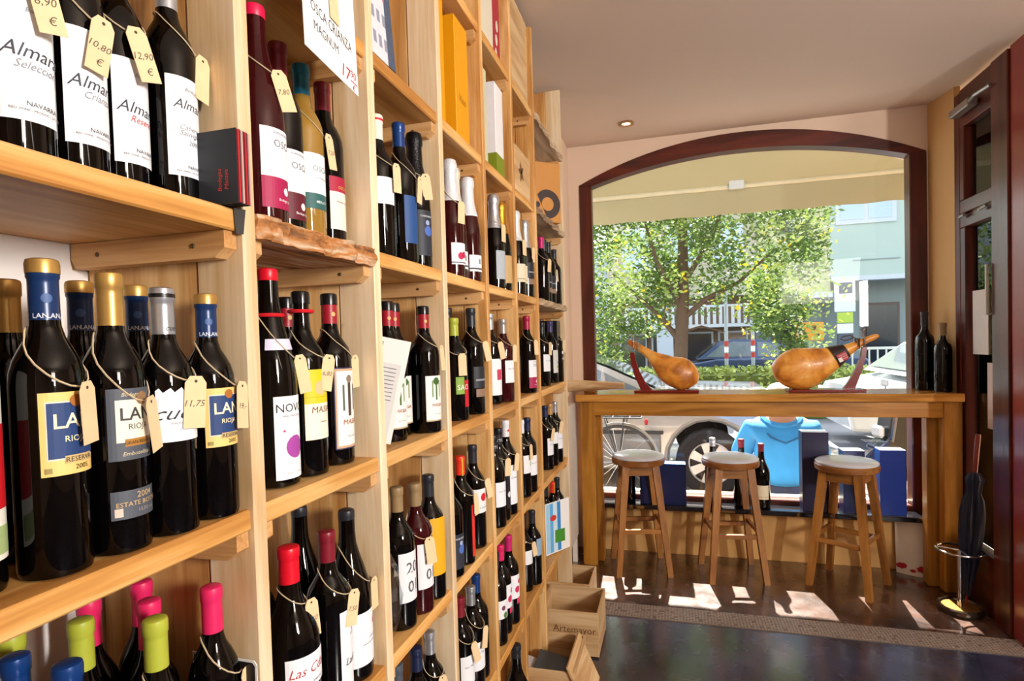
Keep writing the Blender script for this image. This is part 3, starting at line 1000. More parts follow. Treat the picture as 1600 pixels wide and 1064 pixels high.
BOTTLES = [
 (1, 'A', -0.59, 0.4001, 0.3, 'S', 'k', 'silver', 'almara_sel', 'leftmost white-labelled', 'with a grey Selección label', (12, 0.17, '8,90 €')),
 (1, 'A', -0.6, 0.462, 0.3, 'S', 'k', 'black', 'almara_cri', 'second white-labelled', 'with a Crianza label', (30, 0.162, '10,80 €')),
 (1, 'A', -0.6121, 0.5236, 0.3, 'S', 'k', 'black', 'almara_res', 'third white-labelled', 'with red Reserva script', (5, 0.18, '12,90 €')),
 (1, 'A', -0.5979, 0.5834, 0.3, 'S', 'k', 'silver', 'almara_cab', 'silver-capped white-labelled', 'reading Cabernet Sauvignon 2005', (75, 0.19, '')),
 (1, 'A', -0.61, 0.3419, 0.3, 'S', 'k', 'silver', 'white', 'off-edge white-labelled', 'cut by the left picture edge', None),
 (1, 'B', -0.576, 0.406, 0.298, 'S', 'k', 'navygold', 'lan', 'big blue-capped', 'with yellow 2005 label, nearest', (33, 0.178, '')),
 (1, 'B', -0.572, 0.469, 0.293, 'S', 'k', 'gold', 'lan_gran', 'gold-capped', 'with dark grey two-part label', (38, 0.16, '')),
 (1, 'B', -0.567, 0.529, 0.282, 'S', 'k', 'silverblk', 'cueto', 'silver-capped', 'with torn white script label', (30, 0.185, '11,75')),
 (1, 'B', -0.565, 0.591, 0.278, 'S', 'k', 'navygold', 'lan', 'small blue-capped', 'with yellow label, beside the upright', (60, 0.175, '19,-')),
 (1, 'B', -0.598, 0.3435, 0.298, 'S', 'k', 'black', 'redlab', 'red-and-white-labelled', 'cut by the left picture edge', None),
 (1, 'B', -0.65, 0.497, 0.29, 'S', 'k', 'navygold', 'greylab', 'rear blue-capped', 'behind the two front ones, left', None),
 (1, 'B', -0.64, 0.56, 0.29, 'S', 'k', 'navygold', 'plain', 'half-hidden blue-capped', 'behind the gold-capped one', None),
 (1, 'B', -0.66, 0.428, 0.287, 'S', 'k', 'gold', 'yellowlab', 'rear gold-capped', 'at the left picture edge', None),
 (1, 'C', -0.6606, 0.4882, 0.3, 'S', 'k', 'lime', 'plain', 'front lime-capped', 'left of centre', None),
 (1, 'C', -0.5767, 0.5098, 0.3, 'S', 'k', 'lime', 'plain', 'right lime-capped', 'in front of two pink caps', (60, 0.2, '')),
 (1, 'C', -0.7041, 0.4446, 0.3, 'S', 'k', 'lime', 'plain', 'rear lime-capped', 'at the far left', None),
 (1, 'C', -0.65, 0.413, 0.3, 'S', 'k', 'blue', 'plain', 'left blue-capped', 'in the front corner', None),
 (1, 'C', -0.582, 0.415, 0.3, 'S', 'k', 'blue', 'plain', 'front blue-capped', 'before a lime one', None),
 (1, 'C', -0.689, 0.591, 0.3, 'S', 'k', 'pink', 'plain', 'tall rear pink-capped', 'third from the upright', None),
 (1, 'C', -0.6263, 0.5462, 0.3, 'S', 'k', 'pink', 'plain', 'middle pink-capped', 'behind the lime one', None),
 (1, 'C', -0.575, 0.591, 0.303, 'S', 'k', 'pink', 'plain', 'lone pink-capped', 'beside the upright with twine', (60, 0.185, '')),
 (1, 'C', -0.7043, 0.5315, 0.3, 'S', 'k', 'pink', 'plain', 'half-hidden pink-capped', 'under the shelf edge', None),
 (2, 'A', -0.576, 0.716, 0.318, 'F', 'rosek', 'pinkred', 'osca_pink', 'pink-capped', 'with white and magenta label', (25, 0.205, '7,80')),
 (2, 'A', -0.59, 0.784, 0.3, 'T', 'k', 'maroon', 'osca_maroon', 'front maroon-capped', 'with white and maroon label', None),
 (2, 'A', -0.597, 0.852, 0.298, 'T', 'gold', 'teal', 'osca_teal', 'teal-capped', 'of clear golden wine', (50, 0.18, '7,20')),
 (2, 'A', -0.6, 0.918, 0.296, 'T', 'k', 'maroon', 'osca_back', 'rear maroon-capped', 'with cream back label', None),
 (2, 'B', -0.59, 0.7402, 0.33, 'F', 'k', 'red', 'novo', 'red-capped', 'with violet blot label', (60, 0.175, '')),
 (2, 'B', -0.66, 0.873, 0.299, 'B', 'k', 'masia', 'plain', 'rear red-foiled', 'behind the red-ringed one', None),
 (2, 'B', -0.588, 0.8148, 0.301, 'B', 'k', 'blackband', 'mas', 'red-ringed', 'with yellow and cream label', (40, 0.19, '6,80')),
 (2, 'B', -0.592, 0.902, 0.304, 'B', 'k', 'masia', 'masfig', 'right red-foiled', 'with dotted border label', (80, 0.185, '')),
 (2, 'C', -0.5775, 0.7466, 0.299, 'N', 'k', 'red', 'lascd', 'stout red-capped', 'with wide white script label', (45, 0.21, '9,10 €')),
 (2, 'C', -0.683, 0.9184, 0.307, 'G', 'k', 'charcoal', 'plain', 'rear charcoal-capped', 'behind the stout one', None),
 (2, 'C', -0.5712, 0.838, 0.294, 'B', 'k', 'maroon', 'lafig', 'maroon-capped', 'with a tree drawing label', (40, 0.19, '7,50')),
 (2, 'C', -0.582, 0.9184, 0.306, 'G', 'k', 'charcoal', 'whitepink', 'right charcoal-capped', 'with pink dot label', (60, 0.165, '')),
 (2, 'C', -0.6571, 0.7564, 0.3, 'B', 'k', 'crimson', 'plain', 'crimson-capped', 'half hidden by the upright', None),
 (3, 'A', -0.5855, 1.0869, 0.3, 'B', 'k', 'creamred', 'whitesm', 'cream-capped', 'with small white label', (50, 0.19, '')),
 (3, 'A', -0.5712, 1.1611, 0.308, 'B', 'k', 'blue', 'bluelab', 'blue-capped', 'with narrow blue label', (70, 0.18, '')),
 (3, 'A', -0.575, 1.248, 0.315, 'C', 'k', 'foilblack', 'bluefl', 'black-foiled', 'with silver and blue flower label', (25, 0.2, '')),
 (3, 'B', -0.5994, 1.1337, 0.305, 'B', 'k', 'masia', 'plant', 'left red-foiled', 'behind the leaning leaflet', None),
 (3, 'B', -0.6205, 1.2046, 0.306, 'B', 'k', 'masia', 'plant', 'middle red-foiled', 'with green plant label', None),
 (3, 'B', -0.5712, 1.2596, 0.3, 'B', 'k', 'masia', 'plant', 'right red-foiled', 'with green plant label', (75, 0.2, '')),
 (3, 'C', -0.5783, 1.1085, 0.3, 'B', 'k', 'tan', 'num20', 'front tan-capped', 'with white numeral label', None),
 (3, 'C', -0.5712, 1.1836, 0.29, 'B', 'rosek', 'tan', 'num20', 'second tan-capped', 'of ruby wine', (20, 0.175, '')),
 (3, 'C', -0.5712, 1.2579, 0.292, 'B', 'k', 'charcoal', 'yellowlab2', 'black-capped', 'with orange-yellow label', None),
 (3, 'D', -0.5946, 1.1123, 0.3, 'B', 'k', 'slate', 'plain', 'slate-capped', 'by the left upright', None),
 (3, 'D', -0.5825, 1.1857, 0.3, 'B', 'k', 'navy', 'plain', 'navy-capped', 'in the middle', None),
 (3, 'D', -0.5819, 1.2596, 0.3, 'B', 'k', 'silver', 'plain', 'silver-capped', 'by the right upright', (20, 0.2, '4')),
 (4, 'A', -0.57, 1.4594, 0.315, 'C', 'rosek', 'foilwhite', 'pinkfruit', 'front white-foiled', 'of rosé with pink fruit label', (30, 0.185, '')),
 (4, 'A', -0.5871, 1.5288, 0.315, 'C', 'rosek', 'foilcream', 'whiteblk', 'cream-foiled', 'between the two white-foiled', None),
 (4, 'A', -0.57, 1.5982, 0.304, 'C', 'rosek', 'foilwhite', 'whiteblk', 'rear white-foiled', 'with white black-lined label', None),
 (4, 'B', -0.575, 1.465, 0.279, 'B', 'k', 'lime', 'sao', 'lime-capped', 'with green and red blocks', (0, 0.19, '')),
 (4, 'B', -0.6451, 1.597, 0.316, 'B', 'k', 'charcoal', 'cream', 'left charcoal-capped', 'behind the lime one', (30, 0.2, '')),
 (4, 'B', -0.5712, 1.597, 0.312, 'B', 'k', 'charcoal', 'darklab', 'right charcoal-capped', 'with dark label', (60, 0.2, '')),
 (4, 'C', -0.5712, 1.471, 0.295, 'B', 'k', 'redgold', 'redstripe', 'orange-red-capped', 'with a vermilion stripe label', (50, 0.19, '')),
 (4, 'C', -0.579, 1.597, 0.302, 'B', 'k', 'charcoal', 'reddot', 'charcoal-capped', 'with red dot label', (60, 0.195, '')),
 (4, 'C', -0.5712, 1.384, 0.27, 'B', 'k', 'charcoal', 'bluefl', 'blue-printed', 'at the left upright', None),
 (4, 'D', -0.5766, 1.45, 0.3, 'B', 'k', 'maroon', 'white', 'maroon-capped', 'with white label', (30, 0.18, '')),
 (4, 'D', -0.5712, 1.5237, 0.3, 'B', 'k', 'silver', 'white', 'silver-capped', 'with white label', (45, 0.185, '')),
 (4, 'D', -0.5806, 1.597, 0.304, 'B', 'k', 'blue', 'plain', 'blue-capped', 'behind the silver-capped one', None),
 (5, 'A', -0.6281, 1.8939, 0.315, 'C', 'k', 'foilpink', 'whiteblk', 'pink-foiled', 'with striped label', None),
 (5, 'A', -0.57, 1.8522, 0.315, 'C', 'k', 'foilsilver', 'silverlab', 'silver-foiled', 'with grey label', (50, 0.2, '')),
 (5, 'A', -0.57, 1.9356, 0.308, 'C', 'k', 'foilgold', 'goldlab', 'gold-foiled', 'with tan label', None),
 (5, 'B', -0.5993, 1.8651, 0.308, 'B', 'k', 'silver', 'pinkwhite', 'bright silver-capped', 'with white and pink label', (30, 0.2, '')),
 (5, 'B', -0.5737, 1.9344, 0.291, 'B', 'rosek', 'greycap', 'white', 'dull grey-capped', 'of rosé with tall white label', (60, 0.2, '')),
 (5, 'C', -0.573, 1.786, 0.3, 'B', 'k', 'blackwht', 'white', 'front black-capped', 'with white print on cap', None),
 (5, 'C', -0.578, 1.857, 0.312, 'B', 'k', 'blackwht', 'blkwht', 'rear black-capped', 'with black and white label', (20, 0.2, '')),
 (5, 'C', -0.573, 1.929, 0.33, 'B', 'k', 'whitered', 'whitetall', 'white-capped', 'with red dot cap', (40, 0.19, '')),
 (5, 'D', -0.5845, 1.8609, 0.3, 'B', 'k', 'pink', 'pinkfruit2', 'bright pink-capped', 'with fruit label', None),
 (5, 'D', -0.5766, 1.9344, 0.309, 'B', 'k', 'magenta', 'pinkfruit2', 'magenta-capped', 'behind the bright pink one', None),
 (5, 'D', -0.5799, 1.7872, 0.3, 'B', 'k', 'charcoal', 'greenfruit', 'green-leaf-labelled', 'by the left upright', None),
 (5, 'E', -0.555, 1.919, 0.36, 'M', 'k', 'charcoal', 'plain', 'tall black magnum', 'standing in front of the rack', None),
 (6, 'A', -0.57, 2.1313, 0.32, 'C', 'k', 'foilwhite', 'cream', 'white-foiled', 'with cream label', (40, 0.19, '')),
 (6, 'A', -0.5797, 2.2022, 0.326, 'C', 'k', 'foilgold', 'cream', 'gold-foiled', 'with cream label', None),
 (6, 'A', -0.57, 2.273, 0.311, 'C', 'k', 'foilsilver', 'darklab', 'silver-foiled', 'with dark label', (60, 0.19, '')),
 (6, 'B', -0.6451, 2.2718, 0.315, 'B', 'k', 'green', 'osca_teal', 'green-capped', 'with white and teal label', (30, 0.19, '')),
 (6, 'B', -0.5712, 2.2718, 0.314, 'B', 'k', 'crimson', 'osca_pink', 'crimson-capped', 'with white and crimson label', (30, 0.2, '')),
 (6, 'C', -0.577, 2.154, 0.3, 'B', 'k', 'whitecap', 'greenc', 'white-capped', 'with green motif label', (40, 0.2, '')),
 (6, 'C', -0.5712, 2.235, 0.297, 'B', 'k', 'navy', 'white', 'navy-capped', 'with white label', None),
 (6, 'D', -0.5918, 2.2008, 0.3, 'B', 'k', 'charcoal', 'whitesm', 'front charcoal-capped', 'with small white label', (45, 0.19, '')),
 (6, 'D', -0.5712, 2.2718, 0.3, 'B', 'k', 'charcoal', 'bluelab2', 'rear charcoal-capped', 'with pale blue label', None),
 (7, 'A', -0.5728, 2.5917, 0.3, 'B', 'k', 'magenta', 'plain', 'magenta-capped', 'by the left upright', (30, 0.19, '')),
 (7, 'A', -0.5763, 2.6656, 0.3, 'B', 'k', 'charcoal', 'darklab', 'left charcoal-capped', 'third from the end', None),
 (7, 'A', -0.5712, 2.7393, 0.3, 'B', 'k', 'charcoal', 'darklab', 'right charcoal-capped', 'beside the yellow-capped one', None),
 (7, 'A', -0.5889, 2.811, 0.3, 'B', 'k', 'yellowgreen', 'dots', 'yellow-capped', 'with orange-spotted label', (60, 0.17, '')),
 (7, 'A', -0.5712, 2.8828, 0.286, 'B', 'k', 'charcoal', 'plain', 'end charcoal-capped', 'at the far end', None),
 (7, 'B', -0.585, 2.614, 0.297, 'B', 'k', 'charcoal', 'white', 'front black-capped', 'by the left upright', (40, 0.2, '')),
 (7, 'B', -0.6408, 2.8579, 0.321, 'B', 'k', 'floral', 'greylab', 'flower-capped', 'second along', None),
 (7, 'B', -0.5856, 2.8087, 0.307, 'B', 'k', 'purple', 'dots2', 'purple-capped', 'with colourful label', None),
 (7, 'B', -0.5712, 2.8828, 0.31, 'B', 'k', 'silver', 'figs', 'silver-capped', 'with white figures', (60, 0.2, '')),
 (7, 'C', -0.585, 2.636, 0.3, 'B', 'k', 'navy', 'white', 'navy-capped', 'by the left upright', (30, 0.19, '')),
 (7, 'C', -0.578, 2.718, 0.3, 'B', 'k', 'goldwhite', 'whitesm', 'gold-capped', 'with small label', None),
 (7, 'C', -0.5712, 2.804, 0.3, 'B', 'k', 'silver', 'white', 'silver-capped', 'at the far end', (20, 0.2, '')),
 (7, 'D', -0.605, 2.6806, 0.3, 'B', 'k', 'charcoal', 'plain', 'front black-capped', 'behind the picture card', (40, 0.2, '')),
 (7, 'D', -0.584, 2.7544, 0.3, 'B', 'k', 'redgold', 'plain', 'orange-red-capped', 'behind the picture card', None),
 (7, 'D', -0.579, 2.846, 0.3, 'B', 'k', 'charcoal', 'redlab2', 'tall black-capped', 'at the far end', None),
 (7, 'T', -0.62, 2.385, 0.29, 'B', 'k', 'charcoal', 'white', 'white-labelled', 'beside the round-motif box', None),
]
for i, (bay, row, x, y, h, ty, gl, cap, sty, short, extra, tg) in enumerate(BOTTLES):
    big = bay <= 3
    loc = Vector((x, y, ZS[row] if row != 'E' else 0.0))
    where = '%s, %s' % (ROWN[row], BAYN[bay])
    if row == 'E':
        where = 'on the floor by the crates'
    lab = '%s bottle %s, %s' % (short, extra, where) if extra else '%s bottle, %s' % (short, where)
    t = thing('wine_bottle' if ty != 'C' else 'sparkling_wine_bottle', lab, 'bottle', loc, random.uniform(-.22, .02) - (.32 if bay >= 3 else 0), 'bottles on the ' + ROWN[row] if row != 'E' else None)
    nseg = 32 if bay <= 3 else 20
    link('glass', body_mesh(ty, h, gl, nseg), t)
    cap_build(ty, h, cap, t, nseg, big)
    label_build(sty, ty, h, t, big)
    if tg:
        price_tag(loc, ty, h, tg[0], tg[1], tg[2], 'cream price tag on the %s bottle, %s' % (short, where), where, i, 2 if bay == 1 and row == 'B' else big)

# ---------------------------------------------------------------- boxes and papers on the shelves
def carton(name, label, c, d, rotz, m, faces=(), grp=None, cat='box'):
    """upright carton: body plus slightly proud printed panels"""
    t = thing(name, label, cat, (c[0], c[1], c[2]), rotz, grp)
    MB().box((0, 0, d[2] / 2), d, bev=.0015).obj('body', m, t)
    MB().box((0, 0, d[2] + .0008), (d[0] * .96, d[1] * .96, .0016)).obj('lid_flap', m, t)
    return t


def cpix(bay, row, y0, y1, x=-.60):
    return (x, (y0 + y1) / 2, ZS[row])


YB = mat('amber_yellow_carton', '#e09a08', .45, var=.04)
def wbox(name, label, x0, x1, y0, y1, z, h, m, seed=0, cat='box', grp=None):
    t = carton(name, label, ((x0 + x1) / 2, (y0 + y1) / 2, z), (x1 - x0, y1 - y0, h), 0, m, cat=cat, grp=grp)
    return t


# BOX TABLE
a = wbox('gift_carton', 'tall amber yellow carton at the left of the fourth bay top shelf', -.70, -.56, 1.345, 1.42, ZS['T'], .34, YB, grp='yellow cartons')
a = wbox('gift_carton', 'tall amber yellow carton with script, right one of the pair', -.66, -.55, 1.475, 1.575, ZS['T'], .335, YB, grp='yellow cartons')
mb = MB()
text_flat(mb, 'Vino', .030, facing((.0555, 0, .12), 0), 0, 0, .3)
mb.obj('lettering', mat('orange_print', '#a8700a', .5), a)
CB = mat('cream_carton', '#d9d0ba', .55, var=.03)
wbox('gift_carton', 'wide cream carton on the uppermost shelf of the fifth bay', -.70, -.55, 1.67, 1.84, ZS['U'], .30, CB)
o = wbox('gift_carton', 'crimson carton with pale flourish on the uppermost shelf', -.70, -.56, 1.87, 1.955, ZS['U'], .30, mat('crimson_carton', '#a8283c', .5))
for q in range(3):
    MB().prism([(.012 * math.cos(k * PI / 5), .020 * math.sin(k * PI / 5)) for k in range(10)], .001, facing((.071, -.01 + .008 * q, .04 + .05 * q), 0)).obj('flourish', CB, o)
wbox('gift_carton', 'tall pale green-cream carton at the left of the fifth bay', -.70, -.555, 1.68, 1.765, ZS['T'], .31, mat('pale_sage_carton', '#c9c7a6', .55))
wbox('gift_carton', 'thin magenta carton between the cream and the white ones', -.70, -.60, 1.80, 1.825, ZS['T'], .31, mat('magenta_carton', '#a02848', .5))
o = wbox('gift_carton', 'tall white carton with olive green foot in the fifth bay', -.66, -.55, 1.84, 1.93, ZS['T'] + .075, .235, mat('white_carton', '#e6e6e8', .5))
MB().box((0, 0, -.0375), (.112, .092, .075)).obj('green_base', mat('olive_green_carton', '#7a8a1c', .5), o)


def wine_case(label, x0, x1, y0, y1, z, h, words=None, emblem=False, open_top=False, lid=False, rot=0., wx=None):
    """slatted pine wine case: every side a board of its own"""
    cx, cy = (x0 + x1) / 2, (y0 + y1) / 2
    L, W = x1 - x0, y1 - y0
    t = thing('wooden_wine_case', label, 'crate', (cx, cy, z), rot)
    T = .009
    MB().box((0, 0, T / 2), (L, W, T), bev=.001).obj('bottom_board', W_CR, t)
    f = MB().box((0, -W / 2 + T / 2, h / 2), (L, T, h), bev=.0012).obj('end_board', W_CR, t)
    MB().box((0, W / 2 - T / 2, h / 2), (L, T, h), bev=.0012).obj('end_board', W_CR, t)
    r = MB().box((L / 2 - T / 2, 0, h / 2), (T, W - 2 * T, h), bev=.0012).obj('side_board', W_CRY, t)
    MB().box((-L / 2 + T / 2, 0, h / 2), (T, W - 2 * T, h), bev=.0012).obj('side_board', W_CRY, t)
    if not open_top:
        MB().box((0, 0, h + T / 2), (L, W, T), bev=.001).obj('lid', W_CR, t)
    else:
        MB().box((L / 2 - T - .012, W / 2 - T - .006, h * .45), (.022, .012, h * .88), bev=.001).obj('corner_cleat', W_CR, t)
    burn = mat('burnt_print', '#6b4524', .8)
    if words:
        mb = MB()
        text_flat(mb, words, words_h(words), facing((wx if wx is not None else 0, -W / 2 - .0006, h * .58), -90), 0, 0, .0, .0002)
        mb.obj('lettering', burn, f)
    if emblem:
        mb = MB()
        for k in range(5):
            an = k * 2 * PI / 5 + .3
            mb.prism([(-.006, 0), (.006, 0), (.010, .022), (0, .040), (-.010, .022)], .0012, facing((L / 2 + .0004, 0, h * .55), 0) @ Matrix.Rotation(an, 4, 'Z'))
        mb.obj('burnt_emblem', burn, r)
    return t


def words_h(w_):
    return .044


wine_case('pale pine case with burnt leaf emblem, sixth bay', -.74, -.545, 2.01, 2.29, ZS['T'], .17, emblem=True)
wine_case('tall pale pine case with faint print on the uppermost shelf', -.74, -.545, 2.01, 2.29, ZS['U'], .33)
# board, paper and box at the far top corner
tag(MB().box((-.56, 2.42, ZS['U'] + .10), (.003, .07, .20), Matrix.Rotation(.12, 3, 'X')).obj('folded_paper', PAPER), 'white folded paper on the uppermost shelf of the farthest bay', 'paper')
t = thing('record_motif_box', 'orange-brown carton with a black disc motif, top shelf, farthest bay', 'box', (-.590, 2.66, ZS['T'] + .001), math.radians(-48))
OB = mat('orange_brown_carton', '#c88a44', .6, var=.08)
MB().box((0, 0, .14), (.06, .20, .28), bev=.002).obj('body', OB, t)
Mx = facing((.0306, .028, .085), 0)
MB().prism([(.068 * math.cos(k * PI / 16), .068 * math.sin(k * PI / 16)) for k in range(32)], .0012, Mx).obj('black_disc', mat('disc_black', '#3a2c2a', .5), t)
MB().prism([(.032 * math.cos(k * PI / 12), .032 * math.sin(k * PI / 12)) for k in range(24)], .0020, Mx).obj('disc_centre', OB, t)
MB().prism([(-.012, -.10), (.012, -.10), (.012, .11), (-.012, .11)], .0024, Mx @ Matrix.Translation((-.05, 0, 0)) @ Matrix.Rotation(.45, 4, 'Z')).obj('printed_panel', OB, t)
MB().prism([(.014 * math.cos(k * PI / 8), .014 * math.sin(k * PI / 8)) for k in range(16)], .0030, Mx @ Matrix.Translation((-.055, -.005, 0))).obj('hub_print', mat('disc_black', '#3a2c2a', .5), t)
# black upright cartons at the far end, eye-level shelf
BK = mat('black_carton', '#131217', .35)
carton('bottle_carton', 'tall black bottle carton at the far end of the eye-level shelf', (-.60, 2.875, ZS['B']), (.09, .085, .31), 0, BK)
# pale wood panel behind bay three
tag(MB().box((-.72, 1.275, 1.611 + .11), (.02, .03, .22)).obj('wood_offcut', W_ZP), 'pale timber offcut standing behind the black-foiled bottle', 'board')

# booklets at the end of the nearest upper shelf
t = thing('booklet_stack', 'small stack of dark booklets with red page edges on the nearest shelf', 'booklets', (-.548, .600, 1.611))
DB = mat('charcoal_booklet_cover', '#23262c', .5)
for k in range(4):
    M = facing((.0, -.006 + .0052 * k, .047), -90 + 1.5 * k)
    MB().prism([(-.037, -.046), (.037, -.046), (.037, .046), (-.037, .046)], .0014, M).obj('cover', DB, t)
    MB().prism([(-.036, -.045), (.0385, -.045), (.0385, .045), (-.036, .045)], .0026, M @ Matrix.Translation((0, 0, -.0022))).obj('pages', mat('red_pages', '#b3242a', .6) if k % 2 == 0 else mat('pink_pages', '#d3a09a', .6), t)
mb = MB()
M = facing((.0, -.0068, .047), -90)
text_flat(mb, 'Bodegas', .0085, M @ Matrix.Rotation(PI / 2, 4, 'Z'), -.016, -.012, .2, .0008)
text_flat(mb, 'Macaya', .0085, M @ Matrix.Rotation(PI / 2, 4, 'Z'), -.016, -.022, .2, .0008)
mb.obj('lettering', mat('red_print', '#c8382a', .6), t)
MB().prism([(-.010, -.030), (.000, -.030), (.004, .002), (-.012, .002)], .002, facing((.0195, .020, -.002), -20)).obj('bookmark_flap', mat('black_flap', '#2c2723', .6), t)

# hand-written card on the second bay
t = thing('price_card', 'white handwritten card reading OSCA CRIANZA MAGNUM, hanging in second bay', 'card', (-.505, .803, 1.972))
Mc = facing((0, 0, 0), 4, -3, -3)
cw, ch = .082, .115
MB().prism([(-cw, -ch), (cw, -ch * .98), (cw, ch), (-cw, ch)], .0008, Mc).obj('card', PAPER, t)
mb = MB()
text_flat(mb, 'OSCA CRIANZA', .024, Mc, .002, -.040, .0, .0008, -.008, .72)
text_flat(mb, 'MAGNUM', .021, Mc, -.018, -.068, .0, .0008, -.008, .8)
mb.obj('lettering', INK, t)
mb = MB()
text_flat(mb, '17', .032, Mc, .042, -.092, .2, .0008)
text_flat(mb, '90', .019, Mc, .066, -.085, .1, .0008)
mb.prism([(.056, -.098), (.078, -.098), (.078, -.0965), (.056, -.0965)], .0018, Mc)
text_flat(mb, '€', .014, Mc, .066, -.106, .2, .0008)
mb.obj('red_lettering', INKR, t)
kt = MB().prism([(-.014, -.028), (.014, -.028), (.014, .03), (.007, .038), (-.007, .038), (-.014, .03)], .0008, Mc @ Matrix.Translation((.008, -.0, .0025))).obj('small_tag', KRAFT, t)
# magnum lying on the shelf above, holding the card
t = thing('wine_bottle', 'large dark magnum lying flat above the handwritten card', 'bottle', (-.60, .70, 1.99 + .052))
Ml = Matrix.Rotation(math.radians(-92), 4, 'X') @ Matrix.Translation((0, 0, -.02))
MB().lathe([(r, z * 1.2) for r, z in PROF['M']], 28, Ml).obj('glass', G_K, t, smooth=True)
MB().lathe([(r, z * 1.2) for r, z in [(.0205, .235), (.019, .28), (.021, .283), (.021, .297), (.015, .3)]], 20, Ml).obj('capsule', foil_mat('black'), t, smooth=True)

# leaflet leaning out of the third bay, postcard on its top shelf
t = thing('leaflet', 'long white leaflet leaning out over the eye-level shelf of third bay', 'leaflet', (-.572, 1.03, 1.345))
Ml = facing((0, 0, 0), -68, -3, -13)
MB().prism([(-.048, -.105), (.048, -.105), (.048, .105), (-.048, .105)], .0008, Ml).obj('sheet', PAPER, t)
MB().prism([(-.038, -.095), (.038, -.095), (.038, .055), (-.038, .055)], .0012, Ml).obj('printed_panel', mat('grey_print_area', '#d6d6d6', .7), t)
mb = MB()
for k in range(9):
    for q in (-1, 1):
        mb.prism([(-.015 + .018 * q, -.0008), (.012 + .018 * q, -.0008), (.012 + .018 * q, .0008), (-.015 + .018 * q, .0008)], .0016, Ml @ Matrix.Translation((0, .045 - .008 * k, 0)))
mb.obj('text_lines', INKG, t)
MB().prism([(-.036, .066), (-.006, .066), (-.006, .096), (-.036, .096)], .0014, Ml).obj('blue_picture', mat('grape_picture', '#3f5c80', .7, var=.6, scale=90), t)
MB().prism([(-.032, -.052), (.004, -.052), (.004, -.032), (-.032, -.032)], .0018, Ml).obj('small_photo', mat('small_photo_print', '#6c5a3c', .7, var=.6, scale=90), t)
t = thing('postcard', 'postcard of white houses under blue sky, third bay top shelf', 'picture', (-.545, 1.04, 2.10))
Mp = facing((0, 0, 0), 0, -4, 0)
MB().prism([(-.050, -.108), (.050, -.108), (.050, .13), (-.050, .13)], .001, Mp).obj('sky_print', mat('postcard_sky', '#a9c4dc', .6, var=.1), t)
MB().prism([(-.050, -.108), (.020, -.108), (.020, .02), (-.01, .05), (-.050, .085)], .0014, Mp).obj('house_print', mat('postcard_house', '#d6d4dc', .6, var=.08), t)
MB().prism([(-.046, .085), (-.01, .05), (.02, .02), (.022, .028), (-.008, .06), (-.046, .098)], .0018, Mp).obj('roof_print', mat('postcard_roof', '#c46a7c', .6), t)
MB().prism([(.018, -.108), (.050, -.108), (.050, .06), (.034, .08), (.022, .02)], .0017, Mp).obj('tree_print', mat('postcard_tree', '#4b5468', .7, var=.3, scale=120), t)
for k in range(6):
    MB().prism([(-.006, -.012), (.006, -.012), (.006, .012), (-.006, .012)], .0019, Mp @ Matrix.Translation((-.030 + .022 * (k % 3), -.07 + .05 * (k // 3), 0))).obj('window_print', mat('postcard_window', '#8c8fa0', .6), t)
# clear plastic bag
CLR = bpy.data.materials.new('clear_film')
CLR.use_nodes = True
nt = CLR.node_tree
nt.nodes.remove(nt.nodes['Principled BSDF'])
tr = nt.nodes.new('ShaderNodeBsdfTransparent')
tr.inputs[0].default_value = (.9, .93, .95, 1)
gs = nt.nodes.new('ShaderNodeBsdfGlossy')
gs.inputs['Roughness'].default_value = .12
ms = nt.nodes.new('ShaderNodeMixShader')
ms.inputs[0].default_value = .16
nt.links.new(tr.outputs[0], ms.inputs[1])
nt.links.new(gs.outputs[0], ms.inputs[2])
nt.links.new(ms.outputs[0], nt.nodes['Material Output'].inputs[0])
t = thing('plastic_bag', 'crumpled clear plastic bag beside the tan-capped bottles, third bay', 'bag', (-.575, 1.035, .8262))
bm = bmesh.new()
bmesh.ops.create_icosphere(bm, subdivisions=3, radius=1)
for v in bm.verts:
    n = 1 + .16 * math.sin(v.co.z * 9 + v.co.x * 5) * math.cos(v.co.y * 8)
    v.co = Vector((v.co.x * .034 * n, v.co.y * .038 * n, (v.co.z * n + 1.02) * .092))
    v.co.z = max(v.co.z, 0)
me = bpy.data.meshes.new('film')
bm.to_mesh(me)
bm.free()
me.materials.append(CLR)
link('film', me, t)
# picture card in the farthest bay, dark leaflet at bottom left
t = thing('picture_card', 'white and blue picture card with a green shape, farthest bay', 'picture', (-.535, 2.62, .56))
Mp = facing((0, 0, 0), -30, 0, 0)
MB().prism([(-.085, -.12), (.085, -.12), (.085, .12), (-.085, .12)], .0012, Mp).obj('card', PAPER, t)
for k, c in enumerate(('#9cc6e2', '#5aa8dc', '#c9dde8', '#2f86c8')):
    MB().prism([(-.080 + .026 * k, -.115), (-.056 + .026 * k, -.115), (-.056 + .026 * k, .115), (-.080 + .026 * k, .115)], .0018, Mp).obj('blue_stripe', mat('stripe_' + c[1:], c, .6), t)
MB().prism([(-.02, -.075), (.05, -.08), (.05, -.02), (-.02, -.015)], .0026, Mp).obj('green_shape', mat('green_print', '#3f8a2c', .6), t)
MB().prism([(.022 * math.cos(k * PI / 8) - .03, .014 * math.sin(k * PI / 8) + .045) for k in range(16)], .0026, Mp).obj('red_shape', mat('red_print', '#c8382a', .6), t)
t = thing('leaflet', 'black leaflet with white border at the bottom of nearest bay', 'leaflet', (-.578, .611, .952))
Ml = facing((0, 0, 0), -91, 0, 0)
MB().prism([(-.052, -.075), (.052, -.075), (.052, .070), (.048, .075), (-.052, .075)], .001, Ml).obj('card', PAPER, t)
